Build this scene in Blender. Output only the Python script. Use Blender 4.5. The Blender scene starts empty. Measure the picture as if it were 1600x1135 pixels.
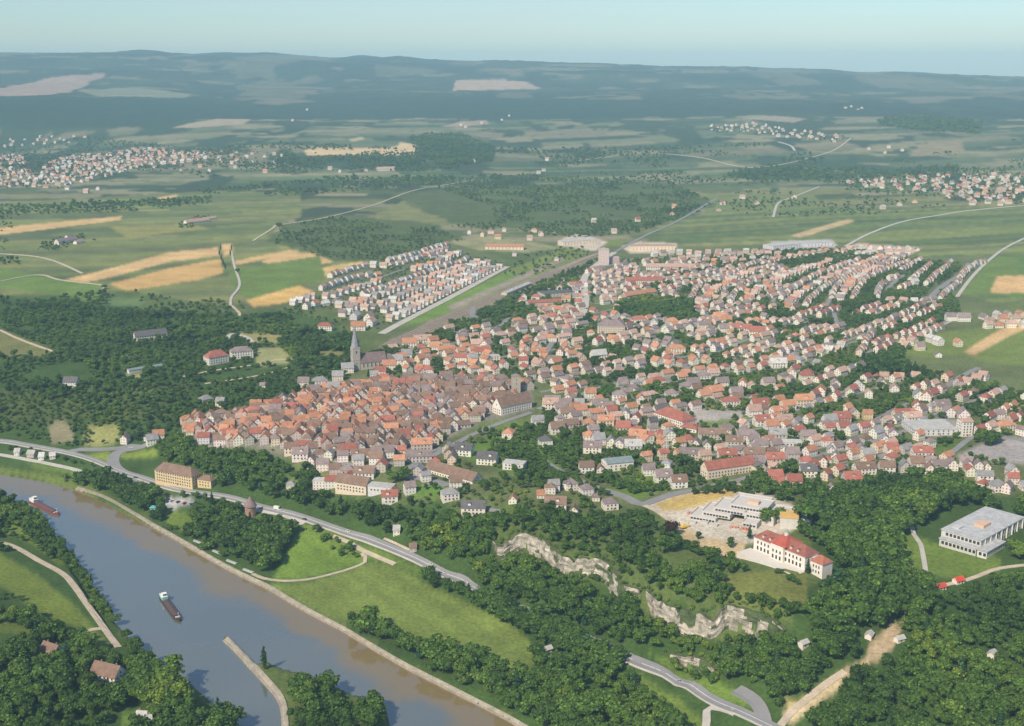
import bpy, math, random
import numpy as np
from mathutils import Vector
R = math.radians
random.seed(7)
rng = np.random.default_rng(7)
scn = bpy.context.scene
C = scn.collection

# ------------------------------------------------------------------ camera
H = 360.0                      # metres above the plateau the town stands on
F = 1900.0                     # focal length in photo pixels (photo 1600 x 1135)
PITCH = math.atan((567.5 - 100.0) / F)
cam_d = bpy.data.cameras.new('camera')
cam = bpy.data.objects.new('camera', cam_d)
C.objects.link(cam)
cam.location = (0, 0, H)
cam.rotation_euler = (R(90) - PITCH, 0, 0)
cam_d.sensor_width = 36
cam_d.lens = 36 * F / 1600
cam_d.clip_start = 5
cam_d.clip_end = 60000
scn.camera = cam

# ------------------------------------------------------------------ sky and sun
SUN_EL, SUN_AZ = 44.0, 215.0       # compass-like, 0 = +Y, clockwise: the sun stands behind the camera, to its left
w = bpy.data.worlds.new('World')
scn.world = w
w.use_nodes = True
nt = w.node_tree
bg = nt.nodes['Background']
sky = nt.nodes.new('ShaderNodeTexSky')
sky.sky_type = 'NISHITA'
sky.sun_disc = False
sky.sun_elevation = R(SUN_EL)
sky.sun_rotation = R(SUN_AZ)
sky.air_density = 1.1
sky.dust_density = 0.6
sky.ozone_density = 1.0
sky.altitude = 600
tint = nt.nodes.new('ShaderNodeMix'); tint.data_type = 'RGBA'; tint.blend_type = 'MULTIPLY'; tint.inputs['Factor'].default_value = 1
tint.inputs['B'].default_value = (.80, 1.0, 1.20, 1)
nt.links.new(sky.outputs['Color'], tint.inputs['A'])
# thin high veil of cloud
wtc = nt.nodes.new('ShaderNodeTexCoord'); wmp = nt.nodes.new('ShaderNodeMapping'); wmp.inputs['Scale'].default_value = (2.2, 2.2, 22)
wnz = nt.nodes.new('ShaderNodeTexNoise'); wnz.inputs['Scale'].default_value = 1.6; wnz.inputs['Detail'].default_value = 7
wmr = nt.nodes.new('ShaderNodeMapRange'); wmr.inputs['From Min'].default_value = .42; wmr.inputs['From Max'].default_value = .75; wmr.inputs['To Max'].default_value = .30
cl = nt.nodes.new('ShaderNodeMix'); cl.data_type = 'RGBA'; cl.inputs['B'].default_value = (6.6, 6.9, 6.8, 1)
nt.links.new(wtc.outputs['Generated'], wmp.inputs['Vector']); nt.links.new(wmp.outputs['Vector'], wnz.inputs['Vector']); nt.links.new(wnz.outputs['Fac'], wmr.inputs['Value'])
nt.links.new(wmr.outputs['Result'], cl.inputs['Factor']); nt.links.new(tint.outputs['Result'], cl.inputs['A']); nt.links.new(cl.outputs['Result'], bg.inputs['Color'])
bg.inputs['Strength'].default_value = 0.10
sl = bpy.data.lights.new('sun', 'SUN')
sun = bpy.data.objects.new('sun', sl)
C.objects.link(sun)
sl.energy = 5.0
sl.angle = R(0.6)
sl.color = (1.0, 0.87, 0.67)
a, e = R(SUN_AZ), R(SUN_EL)
sdir = Vector((math.sin(a) * math.cos(e), math.cos(a) * math.cos(e), math.sin(e)))
sun.rotation_euler = sdir.to_track_quat('Z', 'Y').to_euler()
scn.view_settings.view_transform = 'Standard'
scn.view_settings.look = 'None'
scn.view_settings.exposure = 0.05
scn.cycles.use_denoising = True
scn.cycles.max_bounces = 5
scn.cycles.diffuse_bounces = 2
scn.cycles.glossy_bounces = 2
scn.cycles.volume_bounces = 1
scn.cycles.filter_width = 1.5

# ------------------------------------------------------------------ picture rays -> places
cp, sp = math.cos(PITCH), math.sin(PITCH)
def ray(px, py):
    u = (np.asarray(px, float) - 800) / F
    v = (567.5 - np.asarray(py, float)) / F
    dx, dy, dz = u, cp + v * sp, -sp + v * cp
    h = np.hypot(dx, dy)
    return np.arctan2(dx, dy), dz / h          # azimuth, slope
def at_z(px, py, z):
    az, s = ray(px, py)
    D = (z - H) / s
    return D * np.sin(az), D * np.cos(az)
def at_D(px, py, D):
    az, s = ray(px, py)
    return D * math.sin(az), D * math.cos(az), H + D * s

# value noise
def vnoise(x, y, seed=0):
    x = np.asarray(x, float); y = np.asarray(y, float)
    xi = np.floor(x).astype(np.int64); yi = np.floor(y).astype(np.int64)
    fx = x - xi; fy = y - yi
    fx = fx * fx * (3 - 2 * fx); fy = fy * fy * (3 - 2 * fy)
    def h(a, b):
        n = (a * 374761393 + b * 668265263 + seed * 1442695041) & 0xffffffff
        n = ((n ^ (n >> 13)) * 1274126177) & 0xffffffff
        return ((n ^ (n >> 16)) & 0xffff) / 65535.0
    return (h(xi, yi) * (1 - fx) + h(xi + 1, yi) * fx) * (1 - fy) + (h(xi, yi + 1) * (1 - fx) + h(xi + 1, yi + 1) * fx) * fy
def fbm(x, y, seed=0, oct=4):
    s, a, t = 0, 1.0, 0
    for k in range(oct):
        s = s + a * vnoise(x * 2 ** k, y * 2 ** k, seed + k); t += a; a *= .5
    return s / t
def hash01(a, b, seed=0):
    n = (np.asarray(a).astype(np.int64) * 374761393 + np.asarray(b).astype(np.int64) * 668265263 + seed * 974634777) & 0xffffffff
    n = ((n ^ (n >> 13)) * 1274126177) & 0xffffffff
    return ((n ^ (n >> 16)) & 0xffff) / 65535.0
def inside(X, Y, poly):
    X = np.asarray(X); Y = np.asarray(Y)
    r = np.zeros(X.shape, bool)
    xs = [p[0] for p in poly]; ys = [p[1] for p in poly]
    bb = (X >= min(xs)) & (X <= max(xs)) & (Y >= min(ys)) & (Y <= max(ys))
    if not bb.any(): return r
    x = X[bb]; y = Y[bb]; c = np.zeros(x.shape, bool)
    n = len(poly)
    for i in range(n):
        x1, y1 = poly[i]; x2, y2 = poly[(i + 1) % n]
        if y1 == y2: continue
        k = ((y1 > y) != (y2 > y)) & (x < (x2 - x1) * (y - y1) / (y2 - y1) + x1)
        c ^= k
    r[bb] = c
    return r
def seg_dist(X, Y, line):
    """distance to a polyline and which side (+ = the far side from the camera for lines running to the right)"""
    best = np.full(X.shape, 1e9); side = np.zeros(X.shape); par = np.zeros(X.shape)
    acc = 0
    for (x1, y1), (x2, y2) in zip(line, line[1:]):
        dx, dy = x2 - x1, y2 - y1; L2 = dx * dx + dy * dy
        t = np.clip(((X - x1) * dx + (Y - y1) * dy) / L2, 0, 1)
        d = np.hypot(X - x1 - t * dx, Y - y1 - t * dy)
        k = d < best
        best = np.where(k, d, best)
        side = np.where(k, np.sign(dx * (Y - y1) - dy * (X - x1)), side)
        par = np.where(k, acc + t * math.sqrt(L2), par)
        acc += math.sqrt(L2)
    return best, side, par, acc

# ------------------------------------------------------------------ terrain heights
CTRL = [(p[0], p[1], float(p[2])) for p in [
 # floodplain and river banks
 (-300,700,-43),(0,738,-43),(130,760,-43),(300,850,-43),(420,915,-43),(560,985,-43),(700,1070,-43),(800,1130,-43),(1000,1250,-43),
 (-300,680,-36),(0,697,-36),(130,717,-36),(260,757,-36),(400,792,-36),(560,838,-36),(700,895,-36),(755,922,-36),(880,980,-36),(1000,1040,-36),(1150,1115,-36),(1300,1200,-34),
 (450,850,-41),(560,900,-41),(700,960,-41),(800,1030,-41),(900,1100,-39),
 # left bank
 (0,770,-43),(90,840,-43),(200,1000,-43),(370,1130,-43),(-300,760,-40),(0,860,-38),(100,940,-37),(0,1000,-33),(100,1080,-33),(200,1110,-38),(-300,1100,-20),(-100,1250,-25),(250,1250,-42),(0,930,-36),
 (420,1060,-43),(500,1110,-43),(600,1130,-43),
 # slope up to the town
 (270,748,-32),(235,690,-29),(190,690,-30),(330,720,-24),(290,682,-13),(370,700,-10),(440,713,-8),(520,728,-6),(620,775,-9),(500,775,-22),(420,755,-25),(700,800,-9),(760,812,-8),
 (640,830,-24),(720,860,-23),(800,890,-24),(860,930,-26),(950,985,-30),(1060,1020,-29),(1150,1040,-28),(1250,1080,-27),
 (785,825,-4),(850,840,-3),(935,865,-2),(1000,905,-2),(1110,935,-1),(1225,960,0),(900,800,-3),(1000,850,-1),(1230,850,2),(1150,800,2),(1120,880,0),
 (1400,850,-1),(1520,840,0),(1470,915,-3),(1350,930,-2),(1380,1000,-12),(1500,1000,-8),(1580,1100,-12),(1300,1060,-22),(1400,1130,-22),(1700,1000,0),(1750,1200,-10),
 # town
 (560,570,0),(480,610,-4),(350,650,-10),(600,680,-4),(700,640,-1),(700,740,-6),(800,700,-5),(800,620,0),(900,780,-3),(900,600,1),(1000,700,-1),(1100,600,2),(1100,750,0),(1250,700,2),(1250,550,6),(1400,600,5),(1400,720,3),(1550,700,4),(1580,600,8),(1900,700,8),(1900,500,15),
 (950,500,3),(800,500,2),(700,450,2),(550,450,5),(1200,450,8),(1400,430,11),(1550,430,13),(950,400,3),(1100,400,7),
 # woods and fields on the left
 (0,500,9),(200,520,7),(400,550,4),(100,600,-6),(250,610,-6),(400,600,-3),(0,640,-18),(100,680,-29),(-300,500,10),(-300,620,-12),
 (0,430,12),(200,430,9),(400,450,7),(0,360,15),(300,350,12),(500,390,8),(450,340,10),(-300,380,18),
 # beyond
 (800,340,0),(650,340,6),(1000,330,4),(1300,370,12),(1580,380,14),(1900,380,20),(1200,300,10),(0,300,15),(300,290,12),(600,290,8),(900,280,12),(1580,300,24),
 (0,255,24),(400,260,22),(700,255,22),(1000,250,22),(1300,255,32),(1580,245,45),(-300,260,26),(1900,260,60),
 (0,205,58),(300,205,70),(560,215,60),(800,200,70),(1100,205,75),(1350,205,85),(1580,200,95),(-300,200,60),(1900,190,110)]]
CTRL_D = [
 (-300,180,6300),(0,180,6300),(400,184,6300),(700,184,6300),(1100,186,6200),(1500,186,6200),(1900,180,6300),
 (-300,150,7300),(0,151,7300),(250,156,7300),(500,166,7200),(700,152,7500),(1100,150,7500),(1400,158,7500),(1900,155,7600),
 (0,118,9500),(400,122,9500),(800,130,9500),(1200,128,9500),(1580,136,9500),(2000,140,9500),(-400,118,9500)]
RIDGE = [(-500,84),(-200,82),(0,82),(120,82),(180,80),(215,77),(245,80),(275,85),(330,83),(430,81),(470,86),(530,89),(565,85),(600,91),(625,87),(660,92),(720,93),(800,94),(880,98),(950,99),(1030,103),(1120,103),(1200,104),(1290,108),(1350,114),(1400,111),(1480,115),(1580,119),(1700,121),(2000,126)]
pts = []
for px, py, z in CTRL:
    x, y = at_z(px, py, z); pts.append((float(x), float(y), z))
for px, py, D in CTRL_D:
    pts.append(at_D(px, py, D))
for px, py in RIDGE:
    x, y, z = at_D(px, py, 12500); pts.append((x, y, z))
    pts.append((x * 1.25, y * 1.25, z - 190))
for az in (-.6, -.3, 0, .3, .6):
    for D, z in ((430, -40 if az < .2 else -20),):
        pts.append((D * math.sin(az), D * math.cos(az), z))
P = np.array(pts, float)
def uv(x, y):
    D = np.hypot(x, y)
    return np.stack([np.arctan2(x, y) * 1.6, np.log(D / 400.0)], -1)
pu = uv(P[:, 0], P[:, 1])
def tps(d2):
    return np.where(d2 > 1e-12, .5 * d2 * np.log(d2 + 1e-12), 0)
n = len(P)
K = tps(((pu[:, None] - pu[None]) ** 2).sum(-1)) + 2e-4 * np.eye(n)
Pm = np.hstack([np.ones((n, 1)), pu])
A = np.zeros((n + 3, n + 3)); A[:n, :n] = K; A[:n, n:] = Pm; A[n:, :n] = Pm.T
sol = np.linalg.solve(A, np.r_[P[:, 2], np.zeros(3)])
NA, ND = 1100, 640
AZ = np.linspace(-.62, .62, NA)
LD = np.linspace(math.log(420.0), math.log(16500.0), ND)
DD = np.exp(LD)
GX = DD[:, None] * np.sin(AZ)[None]; GY = DD[:, None] * np.cos(AZ)[None]
Z = np.zeros((ND, NA))
for i in range(0, ND, 20):
    q = uv(GX[i:i + 20], GY[i:i + 20])
    k = q[..., 0, None] - pu[:, 0]; l = q[..., 1, None] - pu[:, 1]
    Z[i:i + 20] = tps(k * k + l * l) @ sol[:n] + sol[n] + q @ sol[n + 1:]
# relief of the far country
amp = np.clip((DD - 3200) / 4000, 0, 1)[:, None]
far = np.clip((DD - 7000) / 3000, 0, 1)[:, None]
Z += amp * 26 * (fbm(GX / 620, GY / 900, 3) - .5) + far * 150 * (fbm(GX / 1500, GY / 900, 9) - .55) * np.clip((12300 - DD) / 2000, 0.1, 1)[:, None]
Z += .5 * (fbm(GX / 18, GY / 18, 5) - .5)
Z += far * 34 * (np.abs(fbm(GX / 420, GY / 300, 12) - .5) * -2 + .4) + np.clip((DD - 5800) / 1500, 0, 1)[:, None] * 9 * (fbm(GX / 90, GY / 90, 14, 3) - .5)

# the skyline of the far ridge
rel = np.array([float(np.interp(px_, [p[0] for p in RIDGE], [p[1] for p in RIDGE])) for px_ in np.linspace(-500, 2100, 200)])
raz, rsl = ray(np.linspace(-500, 2100, 200), rel + 1.0)
ztar = np.interp(AZ, raz, H + 12500 * rsl) + 26 * (np.interp(AZ, np.linspace(-.62, .62, 400), fbm(np.arange(400) / 14, np.zeros(400), 77)) - .5)
i125 = int(np.searchsorted(DD, 12500))
dlt = ztar - Z[max(0, i125 - 6):i125 + 4].max(0)
Z += dlt[None] * np.exp(-((np.log(DD) - math.log(12500)) / .12) ** 2)[:, None]

WATER = -45.5
def wpoly(pp, z): return [tuple(float(v) for v in at_z(a, b, z)) for a, b in pp]
RIVER = wpoly([(-700,700),(-300,722),(0,742),(60,752),(125,768),(170,790),(240,826),(300,859),(360,893),(420,922),(470,953),(540,989),(580,1013),(640,1048),(700,1078),(760,1108),(830,1145),(1000,1250),(1100,1350),
               (500,1400),(395,1250),(372,1135),(345,1110),(295,1068),(262,1048),(240,1032),(200,996),(172,966),(136,904),(112,866),(80,830),(54,800),(28,785),(0,774),(-300,758),(-700,735)], WATER)
ISLE = wpoly([(347,994),(358,996),(400,1040),(414,1034),(440,1046),(500,1060),(545,1085),(600,1100),(610,1140),(620,1300),(440,1400),(446,1135),(440,1100),(425,1078),(390,1045)], WATER)
inr = inside(GX, GY, RIVER) & ~inside(GX, GY, ISLE)
bb = (GY < 2600)
dR = np.full(Z.shape, 1e9)
dr, _, _, _ = seg_dist(GX[bb.nonzero()[0].min():bb.nonzero()[0].max() + 1], GY[:bb.nonzero()[0].max() + 1], RIVER + RIVER[:1])
di, _, _, _ = seg_dist(GX[:dr.shape[0]], GY[:dr.shape[0]], ISLE + ISLE[:1])
dR[:dr.shape[0]] = np.minimum(dr, di)
isl = inside(GX, GY, ISLE)
Z = np.where(isl, -43.6, Z)
Z = np.maximum(Z, -43.9)
Z = np.where(inr, -44.8 - np.clip(dR / 2.5, 0, 1) * 5, np.where(dR < 10, np.minimum(Z, -44.6 + dR * .25), Z))

# the old quarry: the ground drops in front of the rock faces
CLIFFS = [[(770,830),(783,835),(814,831),(848,842),(885,862),(933,872),(956,886),(970,903),(1000,917)],
          [(1010,915),(1019,920),(1061,935),(1112,948),(1136,943),(1170,950),(1200,962),(1226,976)],
          [(1048,992),(1072,996),(1100,1004),(1118,1016)]]
CLZ = [-2.5, -1, -17]; CLH = [11, 13, 6]
cl_world = [wpoly(c, z) for c, z in zip(CLIFFS, CLZ)]
for c, hh in zip(cl_world, CLH):
    d, s, t, L = seg_dist(GX, GY, c)
    reach = 38.0
    taper = np.clip(np.minimum(t, L - t) / 10, 0, 1)
    drop = np.where((s < 0) & (d < reach), (1 - d / reach) * hh * taper, 0)
    Z = Z - drop

def zat(x, y):
    x = np.asarray(x, float); y = np.asarray(y, float)
    D = np.hypot(x, y)
    i = np.clip((np.log(np.maximum(D, 1)) - LD[0]) / (LD[1] - LD[0]), 0, ND - 1.001)
    j = np.clip((np.arctan2(x, y) - AZ[0]) / (AZ[1] - AZ[0]), 0, NA - 1.001)
    i0 = i.astype(int); j0 = j.astype(int); fi = i - i0; fj = j - j0
    return (Z[i0, j0] * (1 - fj) + Z[i0, j0 + 1] * fj) * (1 - fi) + (Z[i0 + 1, j0] * (1 - fj) + Z[i0 + 1, j0 + 1] * fj) * fi
def at(px, py, up=0.0):
    az, s = ray(px, py)
    az = float(az); s = float(s)
    j = (az - AZ[0]) / (AZ[1] - AZ[0]); j0 = int(min(max(j, 0), NA - 2)); fj = min(max(j - j0, 0), 1)
    zz = Z[:, j0] * (1 - fj) + Z[:, j0 + 1] * fj + up
    g = (H + DD * s) - zz
    k = np.nonzero(g <= 0)[0]
    i = int(k[0]) if len(k) else ND - 1
    D = DD[i]
    if i > 0 and len(k): D = DD[i - 1] + (DD[i] - DD[i - 1]) * g[i - 1] / (g[i - 1] - g[i])
    x, y = D * math.sin(az), D * math.cos(az)
    return x, y, float(zat(x, y))
def gpoly(pp, up=0.0): return [at(a, b, up)[:2] for a, b in pp]
def PXM(x, y, z=0): return F / math.sqrt(x * x + y * y + (H - z) ** 2)   # photo pixels per metre
#@@LAND
# ------------------------------------------------------------------ materials
def mat(name, rough=0.9, spec=0.2):
    m = bpy.data.materials.new(name); m.use_nodes = True
    b = m.node_tree.nodes['Principled BSDF']
    b.inputs['Roughness'].default_value = rough
    b.inputs['Specular IOR Level'].default_value = spec
    return m, m.node_tree, b
def noise_mix(nt, src, scale, lo, hi, detail=4, coord='Object', stretch=None, rough=.6):
    """multiplies a colour by a noise between lo and hi"""
    tc = nt.nodes.new('ShaderNodeTexCoord')
    nz = nt.nodes.new('ShaderNodeTexNoise'); nz.inputs['Scale'].default_value = scale; nz.inputs['Detail'].default_value = detail
    nz.inputs['Roughness'].default_value = rough
    if stretch:
        mp = nt.nodes.new('ShaderNodeMapping'); mp.inputs['Scale'].default_value = stretch
        nt.links.new(tc.outputs[coord], mp.inputs['Vector']); nt.links.new(mp.outputs['Vector'], nz.inputs['Vector'])
    else:
        nt.links.new(tc.outputs[coord], nz.inputs['Vector'])
    mr = nt.nodes.new('ShaderNodeMapRange'); mr.inputs['From Min'].default_value = .3; mr.inputs['From Max'].default_value = .7
    mr.inputs['To Min'].default_value = lo; mr.inputs['To Max'].default_value = hi
    nt.links.new(nz.outputs['Fac'], mr.inputs['Value'])
    vm = nt.nodes.new('ShaderNodeVectorMath'); vm.operation = 'SCALE'
    nt.links.new(src, vm.inputs[0]); nt.links.new(mr.outputs['Result'], vm.inputs['Scale'])
    return vm.outputs['Vector']
def attr_mat(name, attr='col', rough=.9, spec=.15, noises=((.05, .85, 1.15), (.6, .8, 1.2)), bump=None):
    m, nt, b = mat(name, rough, spec)
    at_ = nt.nodes.new('ShaderNodeAttribute'); at_.attribute_name = attr
    c = at_.outputs['Color']
    for nn in noises: c = noise_mix(nt, c, *nn)
    nt.links.new(c, b.inputs['Base Color'])
    if bump:
        tc = nt.nodes.new('ShaderNodeTexCoord'); nz = nt.nodes.new('ShaderNodeTexNoise'); nz.inputs['Scale'].default_value = bump[0]
        bp = nt.nodes.new('ShaderNodeBump'); bp.inputs['Distance'].default_value = bump[1]; bp.inputs['Strength'].default_value = 1
        nt.links.new(tc.outputs['Object'], nz.inputs['Vector']); nt.links.new(nz.outputs['Fac'], bp.inputs['Height']); nt.links.new(bp.outputs['Normal'], b.inputs['Normal'])
    return m
def flat_mat(name, col, rough=.9, spec=.2, noises=((.3, .85, 1.15),)):
    m, nt, b = mat(name, rough, spec)
    rgb = nt.nodes.new('ShaderNodeRGB'); rgb.outputs[0].default_value = (*col, 1)
    c = rgb.outputs[0]
    for nn in noises: c = noise_mix(nt, c, *nn)
    nt.links.new(c, b.inputs['Base Color'])
    return m

# ------------------------------------------------------------------ land cover: the colour each piece of ground has
GRASS = (.085, .135, .045); MEADOW = (.135, .205, .055); WHEAT = (.60, .40, .18); GARDEN = (.105, .145, .065)
WOODF = (.030, .062, .022); VINE = (.10, .135, .045); SAND = (.52, .42, .28); TAN = (.42, .32, .22); PALE = (.42, .40, .37)
LAND = np.zeros((ND, NA, 3)); LAND[:] = GRASS
N1 = fbm(GX / 60, GY / 60, 21)[..., None]; N2 = fbm(GX / 9, GY / 9, 22)[..., None]
LAND *= (.75 + .5 * N1) * (.8 + .4 * N2)
def patchwork(mask, ang, ln, wd, pal, seed, vary=.25):
    c, s = math.cos(ang), math.sin(ang)
    X = GX[mask]; Y = GY[mask]
    X, Y = X + 60 * vnoise(GX[mask] / 400, GY[mask] / 400, seed), Y + 60 * vnoise(GX[mask] / 400, GY[mask] / 400, seed + 1)
    U = X * c + Y * s; V = -X * s + Y * c
    iv = np.floor(V / wd); iu = np.floor(U / ln + hash01(iv, 0, seed) * 5)
    k = (hash01(iu, iv, seed) * len(pal)).astype(int).clip(0, len(pal) - 1)
    col = np.array(pal)[k] * (1 - vary / 2 + vary * hash01(iu, iv, seed + 5))[:, None]
    st_ = hash01(np.floor(V / max(5.0, wd / 6)), iu, seed + 9); st2 = hash01(np.floor(V / 3.1), 1, seed + 11)
    LAND[mask] = col * (.84 + .18 * N2[mask] + .22 * (st_[:, None] - .5) + .08 * st2[:, None] + .12 * N1[mask])
WX = 26 * (fbm(GX / 30, GY / 30, 131, 3) - .5); WY = 40 * (fbm(GX / 30, GY / 30, 132, 3) - .5)
def cover(pp, col, var=.25, up=0, soft=False, warp=0.0):
    m = inside(GX + WX * warp, GY + WY * warp, gpoly(pp, up)) if warp else inside(GX, GY, gpoly(pp, up))
    if soft: m &= (N2[..., 0] + N1[..., 0] > .85)
    LAND[m] = np.array(col) * (1 - var / 2 + var * (.5 * N1[m] + .5 * N2[m]) * 1.0)
    return m
DG = DD[:, None] + 0 * GX
G = [(.085,.13,.05), (.11,.16,.06), (.145,.19,.085), (.17,.20,.09), (.085,.12,.055), (.12,.15,.065)]
# far country, strips of vineyard, orchard and grassland
patchwork(DG > 2500, .12, 420, 60, G + [(.20,.21,.11), (.05,.09,.04), (.055,.09,.04), (.30,.26,.16), (.24,.23,.13)], 31)
patchwork((DG > 4200), .25, 700, 130, [(.06,.095,.045), (.11,.145,.07), (.16,.18,.09), (.05,.08,.04), (.22,.20,.12), (.08,.12,.05)], 33)
LAND[(DG > 6200)] = np.array((.034, .058, .036)) * (.7 + .6 * fbm(GX / 500, GY / 500, 41)[DG > 6200][:, None])
k = (DG > 7400) & (fbm(GX / 700, GY / 600, 44) > .58); LAND[k] = (.05, .075, .042)
k = (DG > 7400) & (fbm(GX / 500, GY / 1700, 47) > .63); LAND[k] = (.12, .125, .08)
k = (DG > 4700) & (DG < 6400) & (fbm(GX / 260, GY / 500, 48) > .60); LAND[k] = (.035, .065, .03)
k = (DG > 2400) & (DG < 6300) & (fbm(GX / 150, GY / 420, 61) > .60); LAND[k] = np.array((.045, .075, .035)) * (.8 + .4 * N2[k])
k = (DG > 2600) & (DG < 6300) & (fbm(GX / 240, GY / 130, 63) > .66); LAND[k] = np.array((.27, .25, .14)) * (.8 + .4 * N1[k])
k = DG > 6200; mott = .62 + .55 * fbm(GX / 130, GY / 260, 141) + .35 * (fbm(GX / 40, GY / 70, 142) - .5); LAND[k] *= mott[k][:, None]
k = (DG > 7200) & (fbm(GX / 340, GY / 260, 143) > .655); LAND[k] = (.15, .14, .09)
k = (DG > 2500) & (DG <= 6200); LAND[k] *= .86
for pp, col in [
    ([(0,138),(60,126),(120,117),(165,114),(160,122),(140,128),(110,145),(60,149),(-60,149),(-60,136)], (.33,.24,.19)),
    ([(120,141),(200,137),(300,148),(290,153),(150,151)], (.19,.20,.13)),
    ([(712,126),(790,124),(848,139),(760,141),(708,142)], (.40,.29,.21)),
    ([(270,200),(340,186),(392,187),(380,195),(300,200)], (.36,.29,.2)),
    ([(690,198),(720,190),(760,188),(765,194),(715,199)], (.33,.25,.18)),
    ([(1160,186),(1210,181),(1260,186),(1240,192)], (.30,.25,.17)),
    ([(560,150),(620,152),(1100,156),(1120,182),(900,186),(560,184),(420,176),(430,165)], (.024,.05,.032)),
    ([(-60,152),(120,153),(300,158),(430,166),(560,182),(420,180),(340,182),(250,198),(120,200),(-60,194)], (.024,.05,.030)),
    ([(640,212),(720,208),(775,232),(770,252),(700,258),(650,240),(630,225)], (.026,.058,.028)),
    ([(1370,186),(1460,182),(1535,190),(1530,208),(1430,203),(1375,196)], (.026,.055,.030)),
    ([(440,232),(480,246),(640,246),(720,262),(640,268),(470,262),(420,250)], (.035,.07,.033)),
    ([(1130,272),(1180,262),(1300,266),(1330,280),(1180,282)], (.035,.072,.033)),
    ([(1150,250),(1260,246),(1400,262),(1500,258),(1500,268),(1380,272),(1250,262)], (.04,.075,.035)),
    ([(475,235),(500,230),(600,232),(622,228),(625,222),(650,226),(655,240),(620,243),(480,243)], (.60,.44,.24)),
    ([(545,218),(565,214),(570,218),(550,222)], (.4,.35,.18)),
    ([(160,148),(170,150),(300,151),(160,149)], (.3,.3,.2)),
    # vineyards with pale tracks
    ([(560,345),(600,330),(640,308),(700,300),(770,325),(770,345),(650,360),(590,352)], (.17,.20,.09)),
    ([(640,312),(700,303),(750,322),(740,330),(660,318)], (.26,.24,.13)),
    ([(660,328),(720,325),(760,338),(690,340)], (.25,.24,.13)),
    ([(1100,306),(1270,303),(1290,325),(1240,334),(1100,340)], (.14,.19,.075)),
    ([(1440,225),(1500,218),(1510,240),(1420,245)], (.25,.21,.12)),
    ]:
    cover(pp, col, .3)
# the open fields on the left
k0 = inside(GX, GY, gpoly([(-500,300),(0,318),(300,300),(470,300),(470,340),(430,352),(425,380),(520,400),(600,410),(500,455),(440,478),(380,485),(200,455),(0,462),(-500,470)]))
patchwork(k0, .32, 520, 34, [(.135,.19,.07), (.10,.15,.06), (.16,.215,.075), (.12,.16,.075), (.09,.13,.06), (.19,.215,.09), (.145,.18,.08)], 51)
for pp, col in [
    ([(94,439),(175,419),(266,394),(340,387),(344,400),(266,409),(162,436),(119,444)], WHEAT),
    ([(169,444),(266,419),(344,405),(349,427),(312,437),(219,452),(200,455)], (.55,.35,.13)),
    ([(345,383),(360,380),(366,392),(350,402)], WHEAT),
    ([(362,409),(453,391),(470,394),(366,415)], (.60,.40,.17)),
    ([(407,409),(450,395),(492,396),(521,409),(482,417),(460,421)], WHEAT),
    ([(492,421),(520,415),(565,409),(577,414),(530,430),(505,432)], (.60,.42,.16)),
    ([(384,470),(466,446),(497,459),(437,475),(397,480)], (.62,.40,.13)),
    ([(-60,362),(60,350),(190,338),(188,344),(60,360),(-60,374)], WHEAT),
    ([(245,309),(275,304),(280,307),(250,313)], WHEAT),
    ([(170,355),(290,350),(330,357),(200,372)], (.22,.24,.09)),
    ([(355,422),(500,400),(510,440),(470,446),(384,468),(366,450)], (.12,.20,.05)),
    ([(120,462),(230,466),(220,480),(150,487),(130,480)], (.11,.19,.08)),
    ([(0,418),(95,437),(160,446),(150,470),(-60,440)], (.12,.21,.05)),
    ]:
    cover(pp, col, .3)
# striped fields on the right, beyond the town
k1 = inside(GX, GY, gpoly([(1030,345),(1100,335),(1300,325),(1700,318),(1900,330),(1900,560),(1580,600),(1500,540),(1500,470),(1500,450),(1530,410),(1440,405),(1320,380),(1060,398),(1010,380)]))
patchwork(k1, .22, 700, 24, [(.095,.15,.05), (.14,.20,.065), (.075,.12,.05), (.18,.215,.09), (.10,.145,.065)], 53)
for pp, col in [
    ([(1235,368),(1290,352),(1325,343),(1337,346),(1300,357),(1250,372)], (.52,.38,.2)),
    ([(1500,455),(1540,410),(1580,395),(1640,395),(1640,470)], (.10,.19,.05)),
    ([(1500,572),(1640,535),(1640,600),(1560,590)], (.10,.17,.055)),
    ]:
    cover(pp, col, .3)
# the valley with the railway
cover([(600,525),(640,500),(720,460),(800,420),(900,380),(980,372),(960,400),(930,405),(830,440),(740,480),(680,510),(640,525)], (.15,.21,.06), .5)
cover([(620,512),(700,470),(780,432),(800,424),(810,430),(720,478),(650,512)], (.13,.24,.05), .3)
# gardens under the town
town = cover([(285,650),(430,625),(560,560),(600,520),(740,480),(860,425),(940,385),(1010,382),(1200,390),(1320,380),(1440,400),(1560,405),(1500,460),(1580,480),(1700,520),(1700,760),(1560,775),(1300,760),(1150,770),(1000,790),(900,800),(760,795),(620,780),(510,770),(440,715),(290,690)], GARDEN, .9)
cover([(440,478),(500,450),(530,422),(600,408),(700,380),(790,405),(790,418),(600,518),(545,515),(540,490)], GARDEN, .7)
cover([(290,660),(350,648),(440,628),(500,605),(620,590),(780,590),(830,600),(835,640),(750,662),(690,690),(600,722),(520,718),(440,712),(360,698),(300,685)], (.20,.185,.15), .5)
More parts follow.
